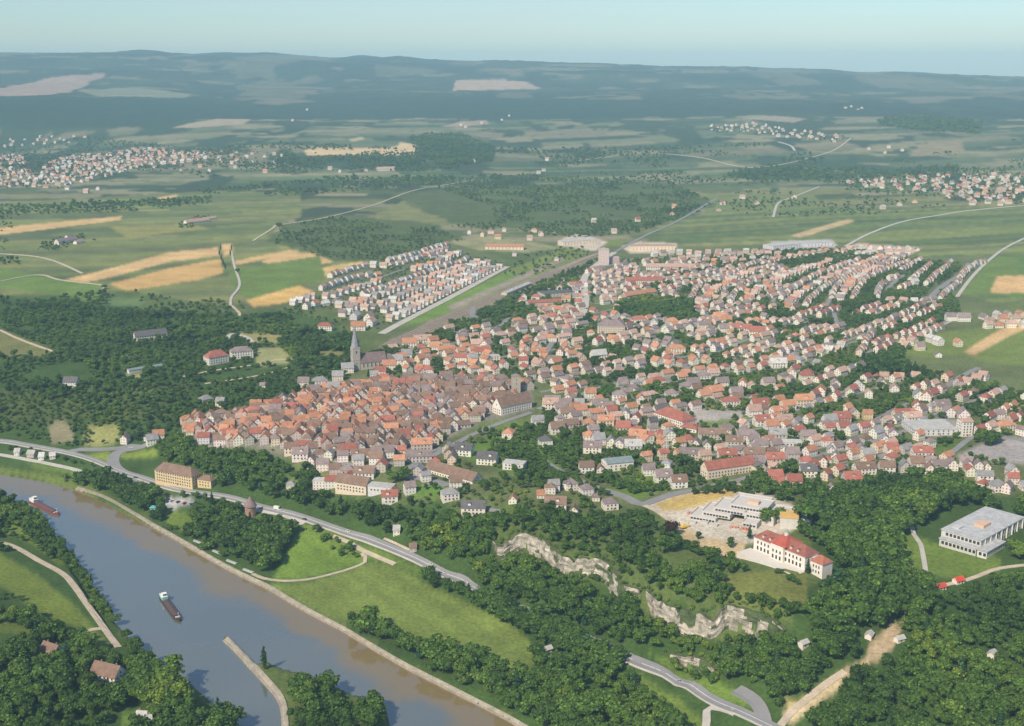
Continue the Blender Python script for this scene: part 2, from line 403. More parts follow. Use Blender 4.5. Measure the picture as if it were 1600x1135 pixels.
# woods
for pp in [
    [(-500,468),(100,463),(180,480),(380,490),(440,485),(540,515),(560,560),(545,590),(480,612),(430,630),(350,648),(288,655),(285,688),(440,715),(510,775),(620,785),(780,800),(785,850),(1000,930),(1226,990),(1290,900),(1240,800),(1300,765),(1560,775),(1800,760),(1800,1400),(900,1400),(820,1145),(600,1005),(400,910),(240,820),(125,762),(0,735),(-500,720)],
    [(-500,760),(0,768),(95,842),(190,990),(290,1080),(370,1140),(380,1400),(-500,1400)],
    [(440,350),(520,335),(680,350),(730,368),(700,382),(600,408),(500,402),(420,378)],
    [(600,300),(1050,285),(1120,320),(960,370),(850,360),(700,350)]]:
    cover(pp, (.045, .095, .026) if pp[0][1] > 400 else (.075, .115, .042), .7, warp=1.0 if pp[0][1] > 400 else 2.2)
# meadows, lawns, vineyards, bare places
for pp, col, v in [
    ([(418,915),(440,912),(500,905),(560,884),(600,878),(640,898),(700,930),(790,970),(825,1000),(850,1060),(790,1050),(700,1020),(600,985),(520,965),(460,935)], MEADOW, .25),
    ([(425,905),(440,880),(462,835),(480,828),(520,850),(560,868),(570,880),(540,888),(480,903),(440,907)], (.13,.235,.045), .3),
    ([(380,800),(430,808),(520,828),(600,862),(680,900),(740,925),(700,915),(640,890),(560,872),(480,830)], (.12,.20,.045), .3),
    ([(170,708),(240,700),(250,712),(190,716),(175,722)], (.17,.25,.05), .2), ([(130,712),(172,706),(176,722),(150,722)], (.17,.25,.05), .2),
    ([(0,730),(60,738),(130,752),(200,790),(125,762),(60,748),(0,741)], (.12,.18,.045), .4),
    ([(40,722),(130,736),(150,745),(60,735)], (.12,.2,.05), .4),
    ([(255,795),(290,800),(330,840),(300,840),(262,820)], (.12,.2,.04), .4),
    ([(975,1040),(1060,1090),(1110,1135),(1130,1200),(1080,1200),(1020,1090)], (.12,.2,.045), .4), ([(1010,1020),(1080,1045),(1160,1085),(1190,1110),(1140,1100),(1060,1062)], (.12,.21,.045), .4),
    ([(1120,900),(1180,892),(1262,892),(1260,945),(1230,955),(1150,940)], (.13,.165,.05), .5),
    ([(1390,830),(1425,835),(1462,850),(1520,862),(1565,872),(1562,892),(1500,905),(1455,898),(1440,900),(1405,880)], (.12,.20,.045), .3),
    ([(1398,858),(1412,868),(1435,900),(1425,900),(1405,880)], (.40,.25,.12), .4),
    ([(1350,1037),(1358,1005),(1372,995),(1395,973),(1408,985),(1395,1015),(1368,1035)], (.46,.35,.22), .6),
    ([(1222,1112),(1250,1095),(1290,1070),(1320,1048),(1322,1060),(1300,1085),(1262,1110),(1235,1135)], (.5,.40,.24), .5),
    ([(1225,1090),(1245,1100),(1235,1110)], (.5,.4,.2), .3), ([(1310,1062),(1318,1046),(1352,1032),(1360,1042),(1330,1060)], (.40,.32,.19), .7), ([(1400,985),(1412,965),(1440,945),(1450,950),(1425,975)], (.30,.25,.14), .7),
    ([(1010,788),(1040,775),(1100,764),(1160,755),(1190,768),(1240,790),(1250,815),(1236,832),(1170,850),(1120,855),(1075,840),(1050,815)], (.55,.49,.40), .5),
    ([(1020,787),(1060,775),(1150,757),(1180,765),(1120,782),(1080,795),(1040,800)], (.50,.36,.12), .4),
    ([(1050,815),(1100,840),(1165,848),(1160,870),(1140,880),(1110,862),(1070,845)], (.50,.38,.22), .7),
    ([(75,665),(100,655),(112,670),(118,690),(80,692)], (.27,.24,.14), .5), ([(135,665),(185,660),(190,690),(150,700),(125,695)], (.26,.26,.09), .8),
    ([(400,545),(440,543),(460,560),(450,568),(400,575)], (.28,.28,.12), .6), ([(375,520),(440,522),(440,538),(380,535)], (.26,.27,.13), .6),
    ([(195,585),(225,583),(222,592),(200,592)], (.33,.3,.15), .4),
    ([(500,545),(535,548),(540,565),(480,575)], (.17,.2,.08), .5),
    ([(940,770),(985,745),(1000,740),(1060,760),(1010,772),(995,785)], (.11,.20,.035), .4),
    ([(720,690),(790,685),(860,690),(900,715),(860,750),(800,740),(720,715)], (.10,.19,.035), .6), ([(650,760),(700,750),(690,775),(640,778)], (.10,.21,.04), .3),
    ([(750,660),(900,640),(905,660),(860,690),(790,690)], (.11,.18,.05), .6),
    ([(-200,860),(0,865),(60,900),(120,950),(150,985),(100,975),(60,955),(0,915),(-200,880)], (.125,.19,.04), .4),
    ([(20,800),(60,812),(110,880),(95,885),(50,850),(10,835)], (.12,.19,.04), .4),
    ([(115,985),(150,985),(175,1010),(165,1020),(130,1000)], (.13,.19,.045), .4),
    ([(-200,950),(0,958),(50,980),(70,1000),(20,990),(-200,980)], (.10,.16,.04), .4),
    ([(-100,1010),(60,1010),(100,1030),(120,1060),(40,1060),(-100,1050)], (.075,.13,.03), .5),
    ([(28,1000),(50,998),(48,1006),(32,1008)], (.45,.35,.14), .3),
    ([(190,1115),(240,1112),(250,1135),(190,1140)], (.11,.2,.05), .4),
    ([(350,995),(400,1040),(440,1100),(430,1095),(385,1045)], (.4,.4,.38), .2),
    ([(785,790),(850,800),(930,800),(920,830),(860,820),(800,812)], (.10,.17,.035), .5),
    ([(1060,640),(1140,640),(1180,645),(1110,668),(1070,660)], (.38,.35,.32), .2), ([(1090,660),(1180,650),(1170,662),(1140,672),(1100,672)], (.12,.19,.05), .4),
    ([(1425,655),(1510,655),(1500,682),(1440,680)], (.34,.32,.31), .2), ([(1465,690),(1505,680),(1498,708),(1462,705)], (.09,.17,.04), .3),
    ([(1495,712),(1545,687),(1640,680),(1640,730),(1500,718)], (.34,.31,.30), .15),
    ([(1546,458),(1558,432),(1680,428),(1680,458)], (.62,.40,.18), .2), ([(1400,556),(1440,528),(1480,518),(1640,500),(1640,575),(1560,570),(1500,556),(1460,558)], (.14,.21,.06), .3),
    ([(1506,550),(1550,522),(1620,490),(1640,500),(1580,524),(1522,556)], (.58,.39,.19), .3), ([(1500,458),(1540,410),(1590,395),(1590,430),(1555,432),(1545,458)], (.12,.20,.05), .3),
    ([(1540,640),(1580,615),(1640,610),(1640,660),(1560,655)], (.25,.26,.10), .6),
    ([(860,440),(905,432),(912,450),(880,455),(850,452)], (.55,.49,.44), .3), ([(880,372),(905,365),(950,378),(930,392),(870,384)], (.55,.46,.38), .4),
    ([(970,385),(1000,378),(1058,380),(1055,395),(985,397)], (.55,.46,.36), .3), ([(1310,392),(1340,380),(1442,388),(1400,410),(1300,410)], (.55,.42,.33), .4),
    ([(700,378),(760,370),(830,378),(880,388),(820,395),(740,390)], (.24,.27,.16), .7), ([(1205,378),(1300,374),(1310,386),(1210,392)], (.42,.4,.38), .2),
    ([(255,777),(300,779),(308,787),(270,796),(256,790)], (.40,.39,.39), .12),
    ]:
    cover(pp, col, v)
RAILBED = [(590,542),(640,518),(700,490),(800,446),(900,406),(948,390),(944,400),(885,426),(800,462),(700,512),(640,540)]
cover(RAILBED, (.235, .20, .135), .8, warp=.6); cover([(700,478),(800,436),(880,402),(884,406),(800,444),(705,486)], (.30, .25, .20), .5)
# mowing lines in the meadows
m = inside(GX, GY, gpoly([(418,915),(440,912),(500,905),(560,884),(600,878),(640,898),(700,930),(790,970),(825,1000),(850,1060),(790,1050),(700,1020),(600,985),(520,965),(460,935)])) | inside(GX, GY, gpoly([(425,905),(440,880),(462,835),(480,828),(520,850),(560,868),(570,880),(540,888),(480,903),(440,907)]))
ln_ = hash01(np.floor((GX * .8 + GY * .6 + 5 * N1[..., 0]) / 5.5), 0, 77)
LAND[m] = (LAND * (.86 + .26 * ln_[..., None]) * (.8 + .45 * fbm(GX / 24, GY / 24, 78)[..., None]))[m]
# tracks and terraces combed into the vineyard slope on the left
m = inside(GX, GY, gpoly([(-500,520),(0,515),(40,530),(85,548),(60,560),(0,556),(-500,570)]))
LAND[m] = np.array((.14, .165, .07)) * (.8 + .5 * N2[m])
m = inside(GX, GY, gpoly([(-500,610),(300,600),(280,650),(150,655),(-500,680)]))
st = (np.sin((GY + .18 * GX) / 3.2) > .1)[..., None]
LAND[m] = (np.where(st, np.array((.045, .09, .025)), np.array((.085, .12, .04))) * (.7 + .6 * N1))[m]

gm_ = (DG < 3600) & (LAND[..., 1] > LAND[..., 0]); LAND[gm_] *= np.array((1.15, 1.0, .80))
LB = LAND.copy(); LB[1:-1, 1:-1] = sum(LAND[1 + a_:ND - 1 + a_, 1 + b_:NA - 1 + b_] * w_ for a_, b_, w_ in ((0, 0, .3), (0, 1, .15), (0, -1, .15), (1, 0, .15), (-1, 0, .15), (1, 1, .025), (-1, -1, .025), (1, -1, .025), (-1, 1, .025))); LAND = LB
def mesh_obj(name, V, Fc, m=None, parent=None, smooth=False, cols=None, uvs=None):
    me = bpy.data.meshes.new(name)
    me.from_pydata([tuple(v) for v in V], [], [tuple(f) for f in Fc])
    if cols is not None:
        ca = me.color_attributes.new('col', 'FLOAT_COLOR', 'CORNER')
        buf = np.ones((len(me.loops), 4), np.float32); k = 0
        for f, c in zip(Fc, cols): buf[k:k + len(f), :3] = c; k += len(f)
        ca.data.foreach_set('color', buf.ravel())
    if uvs is not None:
        ul = me.uv_layers.new(name='UVMap')
        ul.data.foreach_set('uv', np.array([c for f in uvs for c in f], np.float32).ravel())
    if m: me.materials.append(m)
    if smooth: me.polygons.foreach_set('use_smooth', [True] * len(me.polygons))
    o = bpy.data.objects.new(name, me); C.objects.link(o)
    if parent: o.parent = parent
    return o
def grid_obj(name, i0, i1, m):
    n0 = i1 - i0
    V = np.stack([GX[i0:i1], GY[i0:i1], Z[i0:i1]], -1).reshape(-1, 3).astype(np.float32)
    ii, jj = np.meshgrid(np.arange(n0 - 1), np.arange(NA - 1), indexing='ij')
    a = (ii * NA + jj).ravel()
    q = np.stack([a, a + 1, a + NA + 1, a + NA], -1).astype(np.int32)
    me = bpy.data.meshes.new(name)
    me.vertices.add(len(V)); me.vertices.foreach_set('co', V.ravel())
    me.loops.add(q.size); me.loops.foreach_set('vertex_index', q.ravel())
    me.polygons.add(len(q)); me.polygons.foreach_set('loop_start', np.arange(0, q.size, 4, dtype=np.int32))
    me.update(calc_edges=True)
    me.polygons.foreach_set('use_smooth', np.ones(len(q), bool))
    ca = me.color_attributes.new('col', 'FLOAT_COLOR', 'POINT')
    c4 = np.ones((len(V), 4), np.float32); c4[:, :3] = LAND[i0:i1].reshape(-1, 3)
    ca.data.foreach_set('color', c4.ravel())
    me.materials.append(m)
    o = bpy.data.objects.new(name, me); C.objects.link(o); o['kind'] = 'structure'
    return o
LANDM = attr_mat('ground', noises=((.022, .82, 1.18), (.35, .72, 1.28)), bump=(.25, .5))
ih = int(np.searchsorted(DD, 6150))
grid_obj('ground', 0, ih + 1, LANDM)
grid_obj('hills', ih, ND, LANDM)

# the river
WM, nt_, b_ = mat('river water', .07, .5)
b_.inputs['Base Color'].default_value = (.150, .118, .062, 1)
b_.inputs['IOR'].default_value = 1.33
tc = nt_.nodes.new('ShaderNodeTexCoord'); nz = nt_.nodes.new('ShaderNodeTexNoise'); nz.inputs['Scale'].default_value = .35; nz.inputs['Detail'].default_value = 5
mp = nt_.nodes.new('ShaderNodeMapping'); mp.inputs['Scale'].default_value = (1, .45, 1); mp.inputs['Rotation'].default_value = (0, 0, R(35))
bp = nt_.nodes.new('ShaderNodeBump'); bp.inputs['Distance'].default_value = .10; bp.inputs['Strength'].default_value = .5
nt_.links.new(tc.outputs['Object'], mp.inputs['Vector']); nt_.links.new(mp.outputs['Vector'], nz.inputs['Vector'])
nt_.links.new(nz.outputs['Fac'], bp.inputs['Height']); nt_.links.new(bp.outputs['Normal'], b_.inputs['Normal'])
gl = nt_.nodes.new('ShaderNodeBsdfGlossy'); gl.inputs['Roughness'].default_value = .04; gl.inputs['Color'].default_value = (.95, .92, .93, 1); nt_.links.new(bp.outputs['Normal'], gl.inputs['Normal'])
fr_ = nt_.nodes.new('ShaderNodeFresnel'); fr_.inputs['IOR'].default_value = 2.6
ms = nt_.nodes.new('ShaderNodeMixShader'); nt_.links.new(fr_.outputs[0], ms.inputs['Fac']); nt_.links.new(b_.outputs[0], ms.inputs[1]); nt_.links.new(gl.outputs[0], ms.inputs[2])
nt_.links.new(ms.outputs[0], nt_.nodes['Material Output'].inputs['Surface'])
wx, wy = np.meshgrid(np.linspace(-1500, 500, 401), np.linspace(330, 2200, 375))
bank_reflection, sd_, _, _ = seg_dist(wx, wy, wpoly([(-300,722),(0,742),(60,752),(125,768),(170,790),(240,826),(300,859),(360,893),(420,922),(480,957),(540,989),(580,1013),(640,1048),(700,1078),(760,1108),(830,1145),(1000,1250)], WATER))
bank_reflection = np.clip(1.25 - bank_reflection / (34 + 40 * (fbm(wx / 26, wy / 26, 120, 3) - .5)) , 0, 1)  # brown tree reflections painted into the water colour, fading out from the right bank
q_ = (np.arange(374)[:, None] * 401 + np.arange(400)[None]).ravel()
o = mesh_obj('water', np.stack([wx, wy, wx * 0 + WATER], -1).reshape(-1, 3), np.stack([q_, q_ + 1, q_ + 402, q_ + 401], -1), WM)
sa = o.data.attributes.new('bank_reflection', 'FLOAT', 'POINT'); sa.data.foreach_set('value', bank_reflection.ravel().astype(np.float32))
an = nt_.nodes.new('ShaderNodeAttribute'); an.attribute_name = 'bank_reflection'
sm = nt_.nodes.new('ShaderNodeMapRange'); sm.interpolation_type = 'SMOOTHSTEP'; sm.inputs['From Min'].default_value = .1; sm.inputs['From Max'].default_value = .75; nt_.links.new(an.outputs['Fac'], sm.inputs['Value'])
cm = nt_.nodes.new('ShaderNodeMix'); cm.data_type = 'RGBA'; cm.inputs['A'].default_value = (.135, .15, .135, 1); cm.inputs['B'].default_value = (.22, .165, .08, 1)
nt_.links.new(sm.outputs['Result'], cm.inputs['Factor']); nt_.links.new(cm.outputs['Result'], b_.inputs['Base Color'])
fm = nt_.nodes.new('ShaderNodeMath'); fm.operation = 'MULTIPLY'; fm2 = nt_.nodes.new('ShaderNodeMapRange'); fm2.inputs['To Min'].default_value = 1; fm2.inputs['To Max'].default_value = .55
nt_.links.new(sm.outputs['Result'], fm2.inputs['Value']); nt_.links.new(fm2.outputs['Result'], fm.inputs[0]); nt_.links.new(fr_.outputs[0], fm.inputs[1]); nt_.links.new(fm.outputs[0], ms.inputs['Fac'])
o['kind'] = 'structure'

# ------------------------------------------------------------------ roads, paths and tracks draped on the ground
OCC_X0, OCC_Y0, OCC_S = -1500.0, 380.0, 2.0
OCC = np.zeros((2200, 1700), bool)     # places where no tree may stand (2 m squares)
def block(x, y, r):
    i = int((y - OCC_Y0) / OCC_S); j = int((x - OCC_X0) / OCC_S); k = max(1, int(math.ceil(r / OCC_S)))
    if -k <= i < OCC.shape[0] + k and -k <= j < OCC.shape[1] + k:
        OCC[max(0, i - k):i + k + 1, max(0, j - k):j + k + 1] = True
def resample(P2, step):
    out = []
    n = len(P2)
    for i in range(n - 1):
        p0 = P2[max(i - 1, 0)]; p1 = P2[i]; p2 = P2[i + 1]; p3 = P2[min(i + 2, n - 1)]
        L = math.hypot(p2[0] - p1[0], p2[1] - p1[1]); k = max(1, int(L / step))
        for t in range(k):
            t = t / k; t2 = t * t; t3 = t2 * t
            out.append(tuple(.5 * (2 * p1[c] + (p2[c] - p0[c]) * t + (2 * p0[c] - 5 * p1[c] + 4 * p2[c] - p3[c]) * t2 + (3 * p1[c] - p0[c] - 3 * p2[c] + p3[c]) * t3) for c in (0, 1)))
    out.append(P2[-1]); return out
def frames(Pw):
    n = len(Pw); out = []
    for i, (x, y) in enumerate(Pw):
        x0, y0 = Pw[max(i - 1, 0)]; x1, y1 = Pw[min(i + 1, n - 1)]
        L = math.hypot(x1 - x0, y1 - y0) or 1
        out.append((x, y, -(y1 - y0) / L, (x1 - x0) / L))
    return out
def ribbon(name, px, width, m, lift=.35, step=5, clear=1.0, cols=4, off=0.0, blockit=True, dash=None, world=False):
    Pw = resample(px if world else [at(a, b)[:2] for a, b in px], step)
    fr = frames(Pw); V = []; Fc = []
    ws = [-width / 2 - .02] + [(-.5 + k / cols) * width for k in range(cols + 1)] + [width / 2 + .02]
    for i, (x, y, nx, ny) in enumerate(fr):
        zc = float(zat(x + nx * off, y + ny * off))
        for k, wv in enumerate(ws):
            X = x + nx * (wv + off); Y = y + ny * (wv + off); z = max(float(zat(X, Y)), zc - .6) + lift
            V.append((X, Y, z - (1.6 if k in (0, len(ws) - 1) else 0)))
        if blockit:
            block(x, y, width / 2 + clear)
    q = len(ws)
    for i in range(len(fr) - 1):
        if dash and i % dash: continue
        for k in range(q - 1):
            a = i * q + k; Fc.append((a, a + q, a + q + 1, a + 1))
    o = mesh_obj(name, V, Fc, m); o['kind'] = 'structure'
    return o
ASPH = flat_mat('asphalt', (.24, .235, .24), .85, .3, ((.08, .9, 1.1), (1.5, .92, 1.08)))
LIGHT = flat_mat('pale paving', (.47, .44, .40), .9, .2, ((.1, .88, 1.12), (1.2, .85, 1.15)))
GRAV = flat_mat('track gravel', (.50, .42, .32), .95, .1, ((.1, .8, 1.15), (1.0, .8, 1.2)))
STONE = flat_mat('bank stone', (.34, .30, .24), .9, .2, ((.2, .75, 1.2), (1.0, .7, 1.25)))
WHITE = flat_mat('road paint', (.75, .75, .72), .7, .3)
RAIL = flat_mat('rail ballast', (.33, .26, .21), .95, .1, ((.1, .85, 1.15),))
highway = [(-80,686),(0,689),(50,697),(105,707),(155,722),(205,742),(260,760),(295,768),(375,782),(440,800),(500,818),(560,838),(600,852),(660,878),(710,902),(757,926),(820,955),(900,990),(985,1030),(1060,1066),(1110,1092),(1165,1116),(1260,1160)]
ribbon('road', highway[:15], 6.8, ASPH, .45, clear=3); ribbon('road', highway[14:19], 7.6, ASPH, .45, clear=-1.5); ribbon('road', highway[18:], 7.6, ASPH, .45, clear=3)
ribbon('road_marking', highway, .22, WHITE, .50, cols=1, blockit=False)
ribbon('road_edge', highway, 1.1, LIGHT, .60, cols=1, off=-4.0, blockit=False)
ribbon('road', [(105,707),(125,703),(150,703),(185,701),(205,697),(222,699)], 8, ASPH, .4, clear=3)
ribbon('road', [(232,694),(222,699),(200,702),(184,708),(177,718),(180,731),(193,741),(215,750),(240,760)], 12, ASPH, .42, clear=4)
ribbon('road', [(-80,700),(0,711),(50,720),(90,728),(127,737),(160,745)], 5, LIGHT, .4, clear=3)
ribbon('road', [(1150,1078),(1178,1095),(1192,1118),(1200,1160)], 9, ASPH, .4, clear=3)
ribbon('road', [(1098,1160),(1104,1128),(1104,1112),(1112,1106),(1128,1108),(1150,1116)], 5, LIGHT, .42, clear=2)
PATHS = [([(395,897),(412,904),(440,908),(480,906),(520,897),(550,888),(570,879),(571,870),(564,866)], 3.2, GRAV),
    ([(400,797),(440,804),(475,819)], 5, LIGHT), ([(520,838),(545,848),(570,862),(595,873),(617,882)], 4, GRAV),
    ([(-60,840),(0,848),(25,856),(60,876),(98,897),(115,915),(135,943),(160,978),(185,1012)], 5.0, GRAV),
    ([(110,986),(130,990),(145,984),(162,982)], 4, GRAV), ([(-60,1080),(0,1067),(40,1055),(80,1050)], 3, GRAV),
    ([(1425,822),(1428,836),(1438,850),(1443,872),(1447,898)], 3.6, LIGHT),
    ([(1464,925),(1475,915),(1500,910),(1530,900),(1565,888),(1640,880)], 4, GRAV),
    ([(362,395),(366,415),(374,440),(372,452),(362,465),(360,478)], 4, LIGHT), ([(362,478),(374,490),(372,498)], 4, GRAV),
    ([(395,377),(425,358),(432,352),(450,350),(510,340),(580,322),(640,300),(690,290),(760,280)], 5, GRAV),
    ([(280,590),(330,580),(400,570),(440,562),(500,560)], 3.5, GRAV), ([(320,600),(400,588),(450,575)], 3, GRAV),
    ([(355,530),(362,522),(385,527),(395,535)], 6, LIGHT),
    ([(1320,386),(1360,365),(1410,347),(1460,338),(1520,329),(1640,318)], 7, LIGHT),
    ([(1495,465),(1520,432),(1548,405),(1580,383),(1640,355)], 6, LIGHT),
    ([(1395,542),(1420,528),(1450,518),(1490,500)], 5, LIGHT),
    ([(1208,340),(1216,318),(1235,310),(1255,302),(1280,292)], 6, LIGHT), ([(600,842),(640,860)], 2, GRAV),
    ([(0,516),(30,530),(70,545),(85,550)], 4, GRAV), ([(1320,1050),(1290,1070),(1262,1092),(1235,1115),(1215,1140)], 5, GRAV),
    ([(1000,787),(1025,798),(1045,812),(1065,826)], 5, GRAV),
    ([(1216,222),(1235,228),(1242,236)], 9, LIGHT), ([(900,252),(1000,240),(1090,246),(1180,262),(1290,240),(1330,216)], 6, GRAV),
    ([(0,440),(60,430),(95,438),(160,446),(160,452)], 4, GRAV), ([(-60,395),(60,402),(130,428)], 5, GRAV)]
for px, wd, m in PATHS: ribbon('path', px, wd, m, .4 if px[0][1] > 500 else .8, step=6, clear=2)
ROADS = [([(596,522),(640,498),(700,467),(750,440),(792,417)], 12), ([(740,480),(738,492),(748,500)], 9), ([(760,520),(785,508),(800,498),(850,520)], 7),
    ([(1120,310),(1060,345),(1010,368),(960,395)], 7), ([(960,395),(925,420),(912,440),(915,465),(912,485),(905,498)], 12), ([(905,498),(885,520),(862,538),(848,560)], 8),
    ([(925,418),(960,414),(990,405),(1050,402)], 9), ([(944,766),(975,776),(1003,788),(1040,776),(1100,763),(1160,750),(1190,738)], 9),
    ([(850,720),(885,742),(910,752),(944,766)], 5), ([(905,622),(950,632),(1000,648),(1030,660)], 7), ([(1070,672),(1120,668),(1170,658),(1200,650)], 8),
    ([(620,745),(680,752),(700,760)], 9), ([(760,795),(790,800)], 4), ([(660,760),(688,755),(730,765)], 5),
    ([(1240,478),(1262,450),(1300,430),(1350,410)], 7), ([(1290,480),(1310,450),(1350,420),(1390,400)], 7), ([(1205,478),(1220,455),(1260,435),(1320,412)], 6),
    ([(1180,445),(1100,462),(1100,490),(1125,508)], 7), ([(1445,475),(1470,450),(1500,430),(1515,412)], 10), ([(1300,480),(1306,500),(1310,520)], 6), ([(1385,455),(1405,435),(1430,425)], 7),
    ([(1340,665),(1380,652),(1400,640),(1460,615),(1500,590),(1530,575)], 8), ([(1200,655),(1300,625),(1400,600)], 6), ([(1180,740),(1240,720),(1330,700),(1420,672)], 7),
    ([(840,640),(900,620),(960,600),(1060,585),(1160,570),(1260,550),(1360,530)], 7), ([(640,555),(720,540),(800,545),(880,560)], 6), ([(1040,600),(1100,560),(1200,520),(1280,500)], 6),
    ([(560,470),(620,442),(700,405)], 5), ([(520,470),(580,440),(640,418)], 5), ([(600,495),(660,465),(740,428)], 5), ([(620,745),(700,700),(760,670),(830,645)], 7), ([(520,722),(600,728),(690,700)], 6),
    ([(1600,690),(1530,680),(1480,712),(1420,740)], 6), ([(300,690),(350,700)], 4)]
for px, wd in ROADS: ribbon('road', px, wd, LIGHT if wd > 11 else ASPH, .45 if px[0][1] > 500 else .7, step=8, clear=1.5)
for k in range(5):
    ribbon('railway_track', [(598 + k * 6,540 - k * .4),(680 + k * 5,502 + k * .5),(760 + k * 4,466 + k * .6),(840 + k * 3,433 + k * .4),(900 + k * 2,408),(942 + k,393)], 2.6, RAIL, .5, step=10, cols=2)
# stone banks of the river
bank = [(120,763),(150,772),(175,783),(210,803),(240,821),(270,838),(300,855),(330,873),(360,889),(390,904),(420,918),(450,936),(480,954),(510,970),(540,986),(580,1010),(610,1028),(640,1044),(680,1064),(720,1084),(760,1105),(800,1127),(860,1160)]
ribbon('footpath', bank, 3.4, STONE, .7, step=4, clear=2)
ribbon('footpath', [(352,1000),(368,1012),(385,1030),(405,1052),(425,1075),(437,1090),(444,1112),(446,1160)], 4.5, STONE, .9, step=4, clear=2)
rb_ = gpoly(RAILBED); bx_ = np.arange(min(p[0] for p in rb_), max(p[0] for p in rb_), 3.0); by_ = np.arange(min(p[1] for p in rb_), max(p[1] for p in rb_), 3.0)
bx_, by_ = [q.ravel() for q in np.meshgrid(bx_, by_)]; kk_ = inside(bx_, by_, rb_)
for x, y in zip(bx_[kk_], by_[kk_]): block(x, y, 2)
#@@CLIFF
def cliff(k):
    c = resample(cl_world[k], 2.2); n = len(c); fr = frames(c); rows = 12; V = []; Fc = []; cols = []
    for i, (x, y, nx, ny) in enumerate(fr):
        t = min(i, n - 1 - i) / 8; tp = min(1, t)
        zt = float(zat(x + nx * 3, y + ny * 3)) + .8
        zb = min(float(zat(x - nx * 6, y - ny * 6)), zt - 2) - 1.5
        for r in range(rows + 1):
            f = r / rows
            o_ = -(.8 + f * 3.4 + 1.5 * (fbm(i * .3, r * .12, 60 + k) - .5) + 1.5 * (vnoise(i * .9, r * .5, 70) - .5) + .8 * (vnoise(i * .3, r * 2, 72) - .5)) * (.25 + .75 * tp)
            V.append((x + nx * o_, y + ny * o_, zt + (zb - zt) * f + .9 * (vnoise(i * .6, r * 2.0, 80) - .5) * (0 < r < rows)))
        V.append((x + nx * 3.5, y + ny * 3.5, zt - .6))
    q = rows + 2
    for i in range(n - 1):
        for r in range(rows):
            a = i * q + r
            Fc.append((a, a + 1, a + q + 1, a + q))
            s = fbm(i * .35, r * .8, 90 + k) ; s2 = vnoise(i * .8, r * .25, 91)
            b = np.array((.50, .45, .37)) * (.55 + .6 * s) * (.62 + .62 * s2) * (.78 if (r + int(2 * s * 2)) % 3 == 0 else 1.05) * (.55 if vnoise(i * 1.7, r * .12, 97) > .78 else 1)
            if vnoise(i * .3, r * .3, 95 + k) > .66: b = np.array((.09, .12, .05))
            cols.append(b)
        a = i * q
        Fc.append((a + q - 1, a, a + q, a + q + q - 1)); cols.append(np.array((.12, .14, .06)))
    return mesh_obj('cliff', V, Fc, CLM, cols=cols)
CLM = attr_mat('quarry rock', noises=((.25, .75, 1.2), (1.2, .75, 1.25)), bump=(.8, .8))
for k, lb in enumerate(['long pale quarry rock face running through the trees beside the low-lying road slope', 'tall broad limestone rock face below the lawn of the white palace-like building', 'small low bare rock outcrop under the tall broad rock face']):
    o = cliff(k); o['label'] = lb; o['category'] = 'cliff'
    for x, y in resample(cl_world[k], 3): block(x, y, 2); block(x, y - 5, 2)
#@@HOUSES
# ------------------------------------------------------------------ buildings
ROOFC = {'o': (.44, .215, .13), 'r': (.33, .125, .095), 'b': (.22, .145, .11), 'v': (.24, .19, .185), 'g': (.27, .265, .27), 'k': (.12, .115, .12), 'p': (.43, .29, .235), 's': (.20, .25, .26), 'l': (.46, .45, .43)}
ROOFW = {'o': 'orange-tiled', 'r': 'red-tiled', 'b': 'brown-tiled', 'v': 'dull purplish-roofed', 'g': 'grey-roofed', 'k': 'dark slate-roofed', 'p': 'pale pinkish-roofed', 's': 'grey-green-roofed', 'l': 'light flat-roofed'}
WALLC = {'w': (.76, .70, .62), 'c': (.70, .58, .44), 'e': (.52, .46, .41), 'y': (.66, .50, .27), 'n': (.62, .60, .60)}
WALLW = {'w': 'white', 'c': 'cream', 'e': 'grey', 'y': 'ochre', 'n': 'pale grey'}
WALLM = attr_mat('plaster', noises=((.4, .92, 1.08), (2.5, .94, 1.06)))
ROOFM = attr_mat('roof tiles', rough=.85, noises=((.25, .80, 1.2), (1.6, .78, 1.22)))
CHIM = flat_mat('chimney brick', (.33, .20, .15))
PANE, nt_, b_ = mat('window glass', .12, .6); b_.inputs['Base Color'].default_value = (.03, .035, .045, 1)
FRAME = flat_mat('window frame paint', (.7, .69, .66), .6, .3)
DOORM = flat_mat('door wood', (.20, .11, .06), .6, .3)
CONC = flat_mat('concrete', (.50, .49, .47), .85, .2, ((.3, .85, 1.12), (2, .9, 1.1)))
# distant plaster, window openings follow the wall's own length and height in metres
FARM, nt_, b_ = mat('distant plaster', .9, .2)
at_ = nt_.nodes.new('ShaderNodeAttribute'); at_.attribute_name = 'col'
uvn = nt_.nodes.new('ShaderNodeUVMap'); uvn.uv_map = 'UVMap'
sx = nt_.nodes.new('ShaderNodeSeparateXYZ'); nt_.links.new(uvn.outputs['UV'], sx.inputs[0])
def mnode(op, a, b=None, nt=nt_):
    n_ = nt.nodes.new('ShaderNodeMath'); n_.operation = op
    for i, v in enumerate((a, b)):
        if v is None: continue
        if isinstance(v, (int, float)): n_.inputs[i].default_value = v
        else: nt.links.new(v, n_.inputs[i])
    return n_.outputs[0]
fu = mnode('FRACT', mnode('MULTIPLY', sx.outputs['X'], 1 / 2.9)); fv = mnode('FRACT', mnode('MULTIPLY', sx.outputs['Y'], 1 / 2.8))
wn = mnode('MULTIPLY', mnode('MULTIPLY', mnode('GREATER_THAN', fu, .33), mnode('LESS_THAN', fu, .70)), mnode('MULTIPLY', mnode('GREATER_THAN', fv, .34), mnode('LESS_THAN', fv, .80)))
